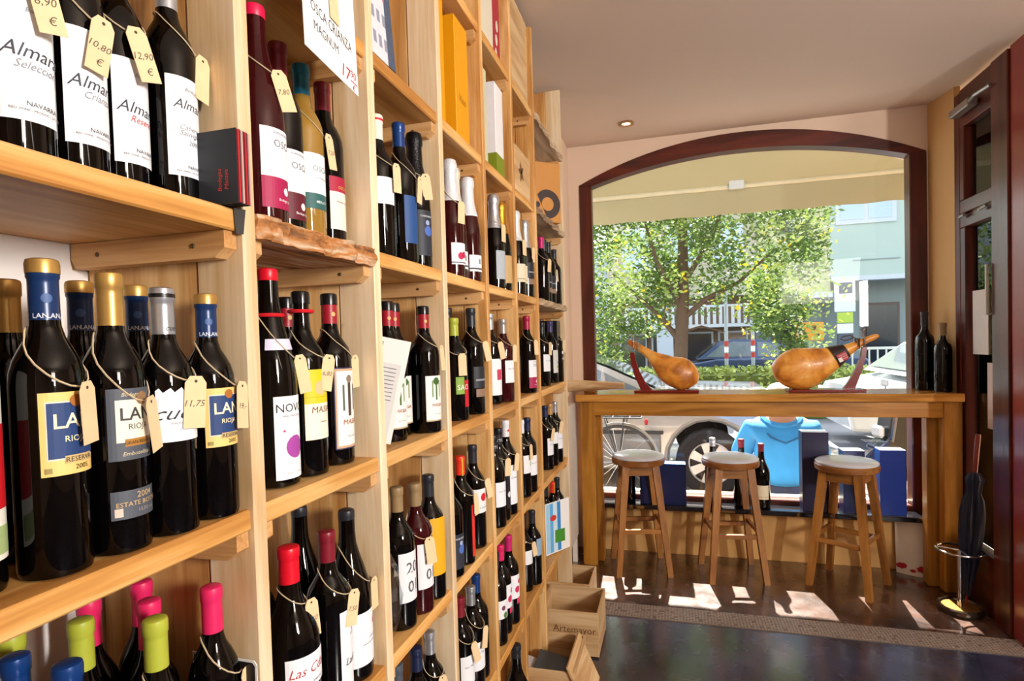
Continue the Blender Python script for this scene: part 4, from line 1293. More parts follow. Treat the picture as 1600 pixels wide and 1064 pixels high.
MB().prism([(-.049, -.075), (.049, -.075), (.049, .068), (.045, .072), (-.049, .072)], .0016, Ml).obj('black_print', mat('matte_black_print', '#1c1715', .45), t)

# cases on the floor in front of the rack
wine_case('open pine case with burnt lettering Artemayor, middle one on the floor', -.62, -.342, 2.525, 2.80, 0, .205, words='Artemayor', open_top=True, wx=.030)
wine_case('open plain pine case farthest along the floor, by the rack end', -.70, -.42, 2.83, 3.08, 0, .20, open_top=True)
c3 = wine_case('open pine case with tilted lid, nearest on the floor', -.70, -.375, 2.07, 2.36, 0, .19, open_top=True)
MB().box((.178, -.02, .125), (.007, .27, .20), Matrix.Rotation(math.radians(-24), 3, 'Y')).obj('lid', W_CRY, c3)
for k, (lb, c, yy, zz, ry) in enumerate((('grey-white brochure lying in the nearest pine case', '#bcb4b4', 2.17, .125, .25), ('dark brochure with blue edge in the nearest pine case', '#3b4048', 2.22, .13, .2))):
    o = MB().box((-.47 - .05 * (1 - k), yy, zz), (.17, .13, .006), Matrix.Rotation(ry, 3, 'Y')).obj('brochure', mat('brochure_' + c[1:], c, .5))
    tag(o, lb, 'brochure')

# ---------------------------------------------------------------- bar counter
bar = thing('bar_counter', 'long amber wooden standing bar under the arched window', 'bar', (.45, 3.73, 0))
MB().box((0, -.015, 1.068), (2.08, .335, .044), bev=.004).obj('counter_top', wood('bar_top_polished', '#8a5a20', '#a9722e', '#bd8844', 'x', rough=.16, knots=False), bar)
MB().box((0, -.125, 1.0), (1.94, .03, .09), bev=.003).obj('front_apron', W_BAR, bar)
MB().box((0, .125, 1.0), (1.94, .03, .09), bev=.003).obj('rear_apron', W_BAR, bar)
for x, y, wx in ((-.975, -.109, .09), (-.925, -.03, .06), (1.0, -.109, .09), (.935, -.03, .06)):
    MB().box((x, y, .523), (wx, .07, 1.045), bev=.004).obj('leg', W_BARZ, bar)

# ---------------------------------------------------------------- three stools
PADM = mat('pale_grey_vinyl', '#c6cbd4', .28, var=.03, coat=.3)
STW = wood('stool_wood_upright', '#6e4016', '#8c5822', '#a36c30', 'z', rough=.4, knots=False)
STX = wood('stool_wood_across', '#6e4016', '#8c5822', '#a36c30', 'x', rough=.4, knots=False)
RIM = wood('stool_seat_rim', '#63380f', '#7d4a1c', '#93602a', 'x', rough=.4, knots=False)


def make_stool():
    t = link('bar_stool', None)
    MB().lathe([(.145, .655), (.160, .660), (.163, .672), (.163, .688), (.155, .697), (.10, .699), (0, .699)], 36, cap=False).obj('seat', RIM, t, smooth=True)
    MB().lathe([(.158, .696), (.160, .703), (.150, .712), (.11, .719), (.05, .722), (0, .723)], 36, cap=False).obj('cushion', PADM, t, smooth=True)
    for sx in (-1, 1):
        for sy in (-1, 1):
            mb = MB()
            vs = []
            for z, p, hw in ((.66, .088, .021), (.0, .153, .016)):
                cx, cy = sx * p, sy * p
                vs += [(cx - hw, cy - hw, z), (cx + hw, cy - hw, z), (cx + hw, cy + hw, z), (cx - hw, cy + hw, z)]
            mb.add(vs, [(0, 1, 2, 3), (4, 7, 6, 5), (0, 4, 5, 1), (1, 5, 6, 2), (2, 6, 7, 3), (3, 7, 4, 0)])
            mb.obj('leg', STW, t)
    for sy in (-1, 1):
        MB().box((0, sy * .094, .625), (.16, .018, .055), bev=.002).obj('apron', STX, t)
        MB().box((0, sy * .127, .265), (.235, .020, .026), bev=.002).obj('stretcher', STX, t)
    for sx in (-1, 1):
        MB().box((sx * .094, 0, .625), (.018, .16, .055), bev=.002).obj('apron', STX, t)
        MB().box((sx * .125, 0, .290), (.020, .235, .026), bev=.002).obj('stretcher', STX, t)
    return t


def copy_tree(o, parent=None):
    c = o.copy()
    COL.objects.link(c)
    if parent is not None:
        c.parent = parent
    for ch in list(o.children):
        copy_tree(ch, c)
    return c


st0 = make_stool()
for k, (x, y, rz, lb) in enumerate(((-.217, 3.625, 12, 'left round bar stool with pale seat, before the bicycle'), (.323, 3.632, 9, 'middle round bar stool with pale seat, before the car wheel'),
                                    (.938, 3.600, -33, 'right round bar stool turned cornerwise, before the navy cartons'))):
    s = st0 if k == 0 else copy_tree(st0)
    s.location = (x, y, 0)
    s.rotation_euler = (0, 0, math.radians(rz))
    tag(s, lb, 'stool', 'bar stools under the window counter')

# ---------------------------------------------------------------- hams on stands
def ham_material():
    m = bpy.data.materials.new('cured_ham_rind')
    m.use_nodes = True
    N, L = m.node_tree.nodes, m.node_tree.links
    b = N['Principled BSDF']
    tc = N.new('ShaderNodeTexCoord')
    n = N.new('ShaderNodeTexNoise')
    n.inputs['Scale'].default_value = 9
    n.inputs['Detail'].default_value = 6
    n.inputs['Distortion'].default_value = .6
    L.new(tc.outputs['Object'], n.inputs['Vector'])
    cr = N.new('ShaderNodeValToRGB')
    e = cr.color_ramp.elements
    e[0].position, e[0].color = .33, lin('#a05a1c')
    e[1].position, e[1].color = .72, lin('#f0bd62')
    k = e.new(.5)
    k.color = lin('#d98f34')
    L.new(n.outputs[0], cr.inputs[0])
    L.new(cr.outputs[0], b.inputs['Base Color'])
    b.inputs['Roughness'].default_value = .4
    b.inputs['Coat Weight'].default_value = .2
    bp = N.new('ShaderNodeBump')
    bp.inputs['Strength'].default_value = .5
    bp.inputs['Distance'].default_value = .006
    L.new(n.outputs[0], bp.inputs['Height'])
    L.new(bp.outputs[0], b.inputs['Normal'])
    return m


HAM = ham_material()
STR = mat('dark_red_stand', '#6e130f', .25, var=.1, coat=.3)
STEEL = mat('steel', '#b8bcc2', .25, metal=.9)


def ham(label, path, org):
    """path: (x, z, half_height, half_depth) stations in the vertical plane of the bar"""
    t = thing('cured_ham', label, 'ham', org, 0, None)
    vs, fs = [], []
    n = 20
    # resample
    P = []
    for i in range(len(path) - 1):
        for q in range(4):
            u = q / 4
            a, b_, c, d = (path[max(i - 1, 0)], path[i], path[i + 1], path[min(i + 2, len(path) - 1)])
            P.append([.5 * ((2 * b_[k]) + (-a[k] + c[k]) * u + (2 * a[k] - 5 * b_[k] + 4 * c[k] - d[k]) * u * u + (-a[k] + 3 * b_[k] - 3 * c[k] + d[k]) * u ** 3) for k in range(4)])
    P.append(list(path[-1]))
    for i, (x, z, hh, hd) in enumerate(P):
        j0, j1 = max(i - 1, 0), min(i + 1, len(P) - 1)
        tx, tz = P[j1][0] - P[j0][0], P[j1][1] - P[j0][1]
        l = math.hypot(tx, tz) or 1
        nx, nz = -tz / l, tx / l
        for k in range(n):
            a = 2 * PI * k / n
            w = 1 + .03 * math.sin(3 * a + i * .5)
            vs.append((x + nx * hh * math.cos(a) * w, hd * math.sin(a) * w, z + nz * hh * math.cos(a) * w))
    m = len(P)
    for i in range(m - 1):
        for k in range(n):
            k2 = (k + 1) % n
            fs.append((i * n + k, i * n + k2, (i + 1) * n + k2, (i + 1) * n + k))
    fs += [tuple(range(n)), tuple((m - 1) * n + k for k in reversed(range(n)))]
    MB().add(vs, fs).obj('leg_of_ham', HAM, t, smooth=True)
    return t


# right ham: origin (x .66..1.13)
h2 = ham('large cured ham with a label band, hoof pointing right, on bar', [
    (1.142, 1.408, .009, .009), (1.120, 1.402, .016, .014), (1.065, 1.378, .019, .018), (1.020, 1.352, .026, .025), (.965, 1.322, .040, .034),
    (.900, 1.285, .068, .050), (.835, 1.255, .098, .065), (.760, 1.232, .122, .078), (.690, 1.225, .120, .080), (.630, 1.232, .092, .066), (.592, 1.238, .050, .040), (.575, 1.240, .012, .010)], (0, 3.72, 0))
lb = MB()
vs, fs = [], []
for i in range(7):
    u = i / 6
    x, z = .975 - .07 * u, 1.3275 - .038 * u
    hh, hd = .038 + .030 * u, .034 + .018 * u
    nx, nz = .49, -.87
    for k in range(24):
        a = 2 * PI * k / 24
        vs.append((x + nx * (hh + .004) * math.cos(a), (hd + .004) * math.sin(a), z + nz * (hh + .004) * math.cos(a)))
for i in range(6):
    for k in range(24):
        k2 = (k + 1) % 24
        fs.append((i * 24 + k, i * 24 + k2, (i + 1) * 24 + k2, (i + 1) * 24 + k))
lb.add(vs, fs)
lb.obj('label_band', mat('dark_label_band', '#2a1a18', .5), h2, smooth=True)
Ml = Matrix.Translation((.936, -.062, 1.292)) @ facing((0, 0, 0), -90, 0, 27) 
MB().prism([(-.022, -.024), (.030, -.024), (.030, .022), (-.022, .022)], .003, Ml).obj('red_label', mat('ham_label_red', '#b01f30', .5), h2)
MB().prism([(-.022, -.024), (-.002, -.024), (-.002, .0), (-.022, .0)], .004, Ml).obj('white_label', PAPER, h2)
mb = MB()
for k in range(3):
    text_flat(mb, 'SERRANO', .010, Ml, .010, .010 - .011 * k, 0, .003)
mb.obj('lettering', mat('ham_label_print', '#e8c8c0', .6), h2)
rp = MB()
pts = []
for k in range(26):
    a = k * .62
    pts.append((1.045 - .0009 * k + .004 * math.sin(k), .026 * math.cos(a), 1.366 + .030 * math.sin(a)))
rp.tube(pts, .0035, 5)
rp.tube([(1.03, -.02, 1.39), (.99, -.03, 1.415), (.955, -.02, 1.41), (.945, -.01, 1.395), (.97, -.01, 1.385), (1.01, -.015, 1.40)], .003, 5)
rp.obj('rope', mat('dark_rope', '#4a3220', .8), h2)


def stand(label, base0, base1, y, upright, clamp, lab):
    t = thing('ham_stand', label, 'ham stand', ((base0 + base1) / 2, y, 1.09))
    L = base1 - base0
    MB().box((0, 0, .008), (L, .13, .015), bev=.004).obj('base_board', STR, t)
    cx = (base0 + base1) / 2
    MB().prism([(x - cx, z - 1.09) for x, z in upright], .028, shape_y(0, 0, 0)).obj('curved_upright', STR, t)
    c = MB()
    x, z = clamp[0] - cx, clamp[1] - 1.09
    c.tube([(x + .002, .030 * math.cos(a), z + .030 * math.sin(a)) for a in [k * PI / 8 for k in range(16)]], .004, 6, closed=True)
    c.tube([(x, 0, z + .028), (x, 0, z + .075)], .004, 6)
    c.tube([(x - .014, 0, z + .076), (x, 0, z + .062), (x + .014, 0, z + .076)], .0028, 6)
    c.obj('clamp_screw', STEEL, t, smooth=True)
    MB().lathe([(.010, .015), (.008, .030), (.002, .045)], 10, Matrix.Translation((-.36 * L if clamp[0] > cx else .30 * L, 0, 0))).obj('spike', STEEL, t, smooth=True)
    return t


stand('dark red wooden stand under the large right ham', .655, 1.060, 3.72,
      [(.955, 1.104), (1.015, 1.104), (1.035, 1.16), (1.055, 1.22), (1.074, 1.29), (1.080, 1.345), (1.055, 1.345), (1.048, 1.29), (1.022, 1.22), (.985, 1.15)], (1.062, 1.375), 1)
h1 = ham('smaller cured ham slanting down to the right, hoof pointing left', [
    (-.272, 1.412, .010, .010), (-.255, 1.405, .018, .016), (-.215, 1.383, .022, .020), (-.165, 1.350, .026, .025), (-.115, 1.310, .038, .034),
    (-.060, 1.268, .068, .055), (-.010, 1.232, .092, .066), (.045, 1.204, .100, .072), (.095, 1.180, .088, .064), (.130, 1.160, .054, .040), (.148, 1.148, .010, .010)], (0, 3.72, 0))
MB().tube([(-.205 + .003 * math.sin(k), .027 * math.cos(k * .7), 1.376 + .027 * math.sin(k * .7)) for k in range(20)], .0035, 5).obj('rope', mat('pale_rope', '#9a8a6c', .8), h1)
stand('dark red wooden stand under the smaller left ham', -.235, .155, 3.72,
      [(-.195, 1.104), (-.125, 1.104), (-.165, 1.15), (-.200, 1.22), (-.222, 1.29), (-.232, 1.345), (-.258, 1.345), (-.254, 1.28), (-.235, 1.20)], (-.235, 1.385), 0)

# pair of big dark bottles on the bar, curved wood piece at its left end
for x, y, h, rs, c, lb in ((1.392, 3.78, .45, 1.30, 'charcoal', 'taller of two big dark bottles at the bar\'s right end'), (1.438, 3.672, .38, 1.18, 'tan', 'shorter brown-capped big bottle at the bar\'s right end')):
    t = thing('wine_bottle', lb, 'bottle', (x, y, 1.09), 0, 'big bottles on the bar')
    s = h / .30
    MB().lathe([(r * rs * (1 if r > .03 else .85), z * s) for r, z in PROF['B']], 28).obj('glass', G_K, t, smooth=True)
    MB().lathe([(.0185, .245 * s), (.0182, .282 * s), (.020, .285 * s), (.020, .297 * s), (.012, .301 * s), (0, .301 * s)], 20, cap=False).obj('capsule', foil_mat(c), t, smooth=True)
t = thing('wooden_trough', 'curved hollowed pale wood piece on the left end of the bar', 'wood tray', (-.475, 3.66, 1.091))
mb = MB()
vs, fs = [], []
for i in range(13):
    u = i / 12
    x = -.17 + .35 * u
    sc = 1 - .55 * u
    for k in range(9):
        a = PI + PI * k / 8
        r = .075 * sc
        vs.append((x, r * math.cos(a), .078 * (1 - .25 * u) + r * .95 * math.sin(a) * .98))
    for k in range(8, -1, -1):
        a = PI + PI * k / 8
        r = .058 * sc
        vs.append((x, r * math.cos(a), .080 * (1 - .25 * u) + r * .9 * math.sin(a) + .004))
for i in range(12):
    for k in range(18):
        k2 = (k + 1) % 18
        fs.append((i * 18 + k, i * 18 + k2, (i + 1) * 18 + k2, (i + 1) * 18 + k))
fs += [tuple(range(18)), tuple(12 * 18 + k for k in reversed(range(18)))]
mb.add(vs, fs)
mb.obj('trough', wood('pale_bark_wood', '#b08a5e', '#cfae82', '#e2c8a2', 'x', rough=.7), t, smooth=True)
t = thing('panel_cabinet', 'narrow white panel standing beside the shelving end', 'panel', (-.63, 3.50, .17))
MB().box((0, 0, .43), (.045, .36, .86), bev=.006).obj('front_panel', mat('white_enamel', '#ddd6cc', .4), t)
for q in (-1, 1):
    MB().box((0, q * .14, -.085), (.03, .03, .17)).obj('foot', mat('white_enamel', '#ddd6cc', .4), t)

# ---------------------------------------------------------------- on the window sill
NB = mat('navy_gift_carton', '#0b1a4a', .35, var=.1)
BB = mat('blue_gift_carton', '#0d2f8c', .35, var=.1)
WT = mat('white_carton_top', '#c9d4e6', .4)
for x0, x1, h, m, lb in ((-.218, .070, .262, NB, 'wide dark blue carton on the sill behind left stool'), (.742, .888, .480, mat('dusk_gift_carton', '#1d1a3c', .35), 'tallest dusky navy carton on the window sill'),
                         (.962, 1.078, .372, NB, 'medium navy carton on the sill behind right stool'), (1.155, 1.290, .380, BB, 'bright blue carton at the right end of the sill')):
    t = thing('gift_carton', lb, 'box', ((x0 + x1) / 2, 3.812, .36), 0, 'blue cartons on the window sill')
    MB().box((0, 0, h / 2), (x1 - x0, .095, h), bev=.002).obj('body', m, t)
    MB().box((0, 0, h + .001), ((x1 - x0) * .97, .09, .002)).obj('top_flap', WT if x0 > 0 else mat('blue_carton_top', '#1c6fc0', .4), t)
for x, h, c, sty, lb in ((.520, .400, 'maroon', 'cream', 'large dark bottle with cream label on the window sill'), (.405, .425, 'maroon', 'plain', 'red-capped large bottle behind the middle stool'),
                         (.235, .430, 'silver', 'plain', 'pale-capped large bottle behind the middle stool'), (-.285, .300, 'charcoal', 'plain', 'small dark bottle behind the left stool')):
    t = thing('wine_bottle', lb, 'bottle', (x, 3.812, .36), -1.6, 'bottles on the window sill')
    ty = 'M' if h > .35 else 'B'
    link('glass', body_mesh(ty, h, 'k', 20), t)
    cap_build(ty, h, c, t, 20, False)
    label_build(sty, ty, h, t, False)

# white sheet with red flowers leaning on the wall under the bar
t = thing('flower_print_sheet', 'white curved sheet with red flowers at its foot, under bar', 'poster', (1.36, 3.80, 0))
vs, fs = [], []
for i in range(13):
    u = i / 12
    x = -.100 + .195 * u
    y = .045 - .075 * u - .02 * math.sin(PI * u)
    for z in (0, .335):
        vs.append((x, y + z * .08, z))
        vs.append((x, y + .002 + z * .08, z))
for i in range(12):
    a, b_ = i * 4, i * 4 + 4
    fs += [(a, b_, b_ + 2, a + 2), (a + 1, a + 3, b_ + 3, b_ + 1), (a + 2, b_ + 2, b_ + 3, a + 3), (a, a + 1, b_ + 1, b_)]
MB().add(vs, fs).obj('sheet', mat('white_satin', '#ddd2c4', .5), t, smooth=True)
for k, (fx, fz, r) in enumerate(((-.075, .048, .024), (-.028, .030, .013), (.020, .045, .028), (.060, .030, .012))):
    yy = .045 - .075 * ((fx + .1) / .195) - .02 * math.sin(PI * (fx + .1) / .195) + fz * .08
    poly = [((r * (1 + .10 * math.sin(7 * a))) * math.cos(a) * 1.2, r * (1 + .10 * math.sin(7 * a)) * math.sin(a) * .7) for a in [q * PI / 12 for q in range(24)]]
    MB().prism(poly, .0012, facing((fx - .003, yy - .004, fz), -110)).obj('red_flower', mat('poppy_red', '#a80f1c', .6), t)

# ---------------------------------------------------------------- umbrella stand and umbrella
t = thing('umbrella_stand', 'chrome umbrella stand with round base and ring by the door', 'umbrella stand', (1.385, 3.37, 0))
CHR = mat('chrome', '#cfd2d6', .12, metal=1)
MB().lathe([(.085, 0), (.098, .004), (.100, .014), (.098, .028), (.090, .034), (.084, .030), (.080, .020), (0, .020)], 36, cap=False).obj('base', mat('dark_bronze_metal', '#5a4c40', .25, metal=.8), t, smooth=True)
MB().lathe([(.078, .021), (.078, .024), (0, .026)], 28, cap=False).obj('tray', mat('brass_tray', '#b98a4a', .3, metal=.8), t, smooth=True)
MB().lathe([(.011, .02), (.011, .312), (.0, .316)], 14).obj('post', CHR, t, smooth=True)
rg = MB()
rg.tube([(.098 * math.cos(a), .098 * math.sin(a), .312) for a in [k * PI / 16 for k in range(32)]], .0065, 8, closed=True)
for a in (.6, .6 + 2 * PI / 3, .6 + 4 * PI / 3):
    rg.tube([(0, 0, .312), (.096 * math.cos(a), .096 * math.sin(a), .312)], .0045, 6)
rg.obj('ring', CHR, t, smooth=True)
p0, p1 = Vector((1.425, 3.40, .04)), Vector((1.468, 3.375, .88))
q = (p1 - p0).normalized().to_track_quat('Z', 'Y').to_matrix().to_4x4()
t = thing('umbrella', 'folded navy umbrella with reddish wooden handle in the stand', 'umbrella', p0)
vs, fs = [], []
prof = [(.012, .03), (.022, .10), (.036, .22), (.044, .36), (.046, .46), (.038, .53), (.026, .565), (.030, .60), (.036, .635), (.022, .665), (.012, .668)]
n = 32
for r, z in prof:
    for k in range(n):
        a = 2 * PI * k / n
        rr = r * (1 + .20 * math.sin(8 * a + z * 4))
        vs.append(q @ Vector((rr * math.cos(a), rr * math.sin(a), z)))
for i in range(len(prof) - 1):
    for k in range(n):
        k2 = (k + 1) % n
        fs.append((i * n + k, i * n + k2, (i + 1) * n + k2, (i + 1) * n + k))
fs += [tuple(reversed(range(n))), tuple((len(prof) - 1) * n + k for k in range(n))]
MB().add(vs, fs).obj('canopy', mat('navy_cloth', '#14182e', .6, var=.15), t, smooth=True)
MB().tube([q @ Vector((0, 0, z)) for z in (-.015, .05)], .005, 8).obj('ferrule', mat('red_tip', '#8a1f16', .4), t)
MB().tube([q @ Vector(v) for v in ((0, 0, .66), (0, 0, .75), (.004, 0, .80), (.012, 0, .84), (.016, 0, .862))], [.010, .012, .0125, .013, .011], 10).obj('handle', mat('red_brown_handle', '#7a2414', .25, coat=.4), t, smooth=True)

# ---------------------------------------------------------------- outside: ground, awning
PAVE = mat('pale_pavement', '#a39e95', .9, var=.15, scale=6)
ASPH = mat('asphalt', '#7a7c83', .9, var=.18, scale=2)
struct(MB().box((3, 6.0, -.06), (40, 3.76, .1)).obj('pavement', PAVE), 'pale pavement outside the shop')
struct(MB().box((3, 9.2, -.075), (60, 2.7, .1)).obj('street', ASPH), 'grey street outside')
struct(MB().box((3, 16.5, -.07), (60, 12, .1)).obj('street.001', ASPH), 'grey street beyond the hedge')
AWN = bpy.data.materials.new('cream_awning_cloth')
AWN.use_nodes = True
nt = AWN.node_tree
b = nt.nodes['Principled BSDF']
b.inputs['Base Color'].default_value = lin('#a49b7a')
b.inputs['Roughness'].default_value = .9
trl = nt.nodes.new('ShaderNodeBsdfTranslucent')
trl.inputs[0].default_value = lin('#b3a880')
mx = nt.nodes.new('ShaderNodeMixShader')
mx.inputs[0].default_value = .012
nt.links.new(b.outputs[0], mx.inputs[1])
nt.links.new(trl.outputs[0], mx.inputs[2])
nt.links.new(mx.outputs[0], nt.nodes['Material Output'].inputs[0])
aw = thing('awning', 'cream fabric shop awning with hanging valance above the window', 'awning', (.55, 4.12, 3.2))
xa, xb = -1.4, 1.45
vs, fs = [], []
for i in range(21):
    x = xa + (xb - xa) * i / 20
    sag = .012 * math.sin(i * PI / 2.5)
    vs += [(x, .02, -.05), (x, .55, -.22 - sag), (x, 1.08, -.50)]
for i in range(20):
    a = i * 3
    fs += [(a, a + 3, a + 4, a + 1), (a + 1, a + 4, a + 5, a + 2)]
MB().add(vs, fs).obj('canopy', AWN, aw, smooth=True)
vs, fs = [], []
for i in range(41):
    x = xa + (xb - xa) * i / 40
    y = 1.085 + .006 * math.sin(i * 1.7)
    vs += [(x, y, -.51), (x, y + .004, -.735 + .004 * math.sin(i * 1.1))]
fs = [(2 * i, 2 * i + 2, 2 * i + 3, 2 * i + 1) for i in range(40)]
MB().add(vs, fs).obj('valance', AWN, aw, smooth=True)
MB().tube([(xa, 1.08, -.505), (xb, 1.08, -.505)], .022, 10).obj('front_bar', mat('cream_metal', '#cfc6a8', .5), aw)
for x in (xa + .1, 1.26):
    MB().tube([(x, .02, -.35), (x + (.12 if x > 0 else -.1), .55, -.50), (x, 1.06, -.505)], .022, 8).obj('folding_arm', mat('cream_metal', '#cfc6a8', .5), aw)
MB().box((.0, 1.05, -.50), (.12, .05, .07), bev=.004).obj('sensor_box', mat('pale_plastic', '#c8cdd0', .4), aw)
tag(MB().box((.9, 4.02 + .3, 3.62), (9, .4, 1.1)).obj('facade_wall', WALL), 'plaster facade above the shop window outside', 'wall')

# ---------------------------------------------------------------- parked cars
def car(name_label, loc, rotz, body_c, low_c=None, plate=None):
    t = thing('car', name_label, 'car', loc, rotz, 'cars parked outside')
    P = mat('car_paint_' + body_c[1:], body_c, .25, metal=.25, var=.02, coat=.8)
    LP = mat('car_lower_' + (low_c or body_c)[1:], low_c or body_c, .45)
    # local: length along x, front at -x, near side y = 0, width 1.7 (towards +y)
    def outline(z0):
        pts = [(1.0, .32), (1.04, .55), (1.0, .80), (.90, .90), (-.10, .93), (-2.2, .90), (-3.1, .74), (-3.25, .50), (-3.2, .24)]
        def wheel(cx):
            return [(cx + .36 * math.cos(a), .30 + .36 * math.sin(a)) for a in [PI * k / 10 for k in range(10, -1, -1)]]
        pts += [(-2.66, .22)] + wheel(-2.3) + [(-1.94, .20), (-.05, .20)] + wheel(.314) + [(.674, .22)]
        return pts
    M = Matrix(((1, 0, 0, 0), (0, 0, -1, .85), (0, 1, 0, 0), (0, 0, 0, 1)))
    b1 = MB().prism(outline(0), 1.70, M).obj('body', P, t)
    bv = b1.modifiers.new('bevel', 'BEVEL')
    bv.width = .05
    bv.segments = 3
    bv.limit_method = 'ANGLE'
    bv.angle_limit = .9
    # lower cladding strip
    MB().box((-.99, -.006, .40), (1.75, .016, .30), bev=.006).obj('lower_trim', LP, t)
    MB().box((-.99, -.014, .56), (1.8, .014, .03), bev=.004).obj('side_strip', mat('black_trim', '#2a2b2e', .5), t)
    # cabin
    cab = [(-.10, .92), (-.62, 1.16), (-1.05, 1.32), (-1.80, 1.36), (-2.15, 1.28), (-2.62, .90)]
    vs = [(x, .10 + (z - .92) * .32, z) for x, z in cab] + [(x, 1.60 - (z - .92) * .32, z) for x, z in cab]
    n = len(cab)
    fs = [tuple(range(n)), tuple(reversed(range(n, 2 * n)))] + [(i, i + n, (i + 1) % n + n, (i + 1) % n) for i in range(n)]
    MB().add(vs, fs).obj('cabin', P, t)
    WG = mat('car_window', '#5c666c', .05, coat=.8, var=.2)
    side = [(-.30, .95), (-.72, 1.15), (-1.08, 1.27), (-1.28, 1.28), (-1.28, .95)]
    side2 = [(-1.34, .95), (-1.34, 1.285), (-1.80, 1.30), (-2.08, 1.22), (-2.42, .95)]
    for s in (side, side2):
        for yf in (0, 1):
            vs = []
            for x, z in s:
                y = .10 + (z - .92) * .32 - .006
                vs.append((x, y if not yf else 1.70 - y, z))
            MB().add(vs, [tuple(range(len(vs)))]).obj('side_window', WG, t)
    for (xa_, za_), (xb_, zb_) in (((-.16, .955), (-.98, 1.30)), ((-2.56, .95), (-2.17, 1.25))):
        vs = []
        for x, z, s in ((xa_, za_, 1), (xb_, zb_, 1), (xb_, zb_, 0), (xa_, za_, 0)):
            y = .16 + (z - .92) * .32
            vs.append((x + (.012 if xa_ > -1 else -.012), y if s else 1.70 - y, z + .012))
        if xa_ > -1:
            vs2 = [vs[0], (-.62 + .012, .16 + .08, 1.175), vs[1], vs[2], (-.62 + .012, 1.46, 1.175), vs[3]]
            MB().add(vs2, [(0, 1, 4, 5), (1, 2, 3, 4)]).obj('rear_window', WG, t)
        else:
            MB().add(vs, [(0, 1, 2, 3)]).obj('windscreen', WG, t)
    for cx in (.314, -2.3):
        for y0, s in ((.02, -1), (1.68, 1)):
            Mw = Matrix.Translation((cx, y0, .30)) @ Matrix.Rotation(math.radians(90), 4, 'X')
            wl = MB().lathe([(.19, -.09), (.27, -.10), (.295, -.08), (.30, 0), (.295, .08), (.27, .10), (.19, .09)], 32, Mw, cap=False)
            ty_ = wl.obj('tyre', mat('tyre_rubber', '#1d1d20', .8), t, smooth=True)
            rim = MB()
            rim.lathe([(.19, .07), (.20, .085), (.185, .09), (.175, .07)], 32, Mw if s < 0 else Mw @ Matrix.Rotation(PI, 4, 'X'), cap=False)
            Mr = Mw if s < 0 else Mw @ Matrix.Rotation(PI, 4, 'X')
            rim.lathe([(0, .085), (.055, .083), (.06, .07)], 20, Mr, cap=False)
            for k in range(7):
                rim.prism([(.04, -.028), (.185, -.042), (.185, .042), (.04, .028)], .02, Mr @ Matrix.Rotation(k * 2 * PI / 7, 4, 'Z') @ Matrix.Translation((0, 0, .07)))
            rim.obj('wheel_rim', mat('pale_alloy', '#c6c9cc', .35, metal=.5), ty_, smooth=False)
            MB().lathe([(0, .03), (.18, .03)], 24, Mr, cap=False).obj('brake_disc', mat('dark_brake', '#38383c', .6), ty_)
    MB().box((1.03, .25, .72), (.03, .3, .12), bev=.01).obj('tail_lamp', mat('tail_red', '#a0202a', .2), t)
    MB().box((1.03, 1.45, .72), (.03, .3, .12), bev=.01).obj('tail_lamp', mat('tail_red', '#a0202a', .2), t)
    for y0 in (.3, 1.4):
        MB().box((-3.2, y0, .62), (.05, .32, .14), bev=.015).obj('headlamp', mat('lamp_glass', '#d6dadd', .1), t)
    MB().box((-1.3, -.012, .80), (.14, .02, .025), bev=.004).obj('door_handle', P, t)
    for xg in (-1.31, -.42, -2.25):
        MB().box((xg, -.003, .60), (.008, .008, .62)).obj('door_gap', mat('black_trim', '#2a2b2e', .5), t)
    return t


car('silver saloon car parked directly outside the window', (0, 5.42, 0), 0, '#9c9d9b', '#6c6f72')
car('white car with slanted windscreen, right of the scooter', (5.25, 7.6, 0), 0, '#d8dde0')
car('dark blue car parked beyond the hedge, left one', (3.2, 14.2, 0), 0, '#2c3f60')
car('brighter blue car parked beyond the hedge, right one', (8.2, 14.4, 0), 0, '#2f6ea8')

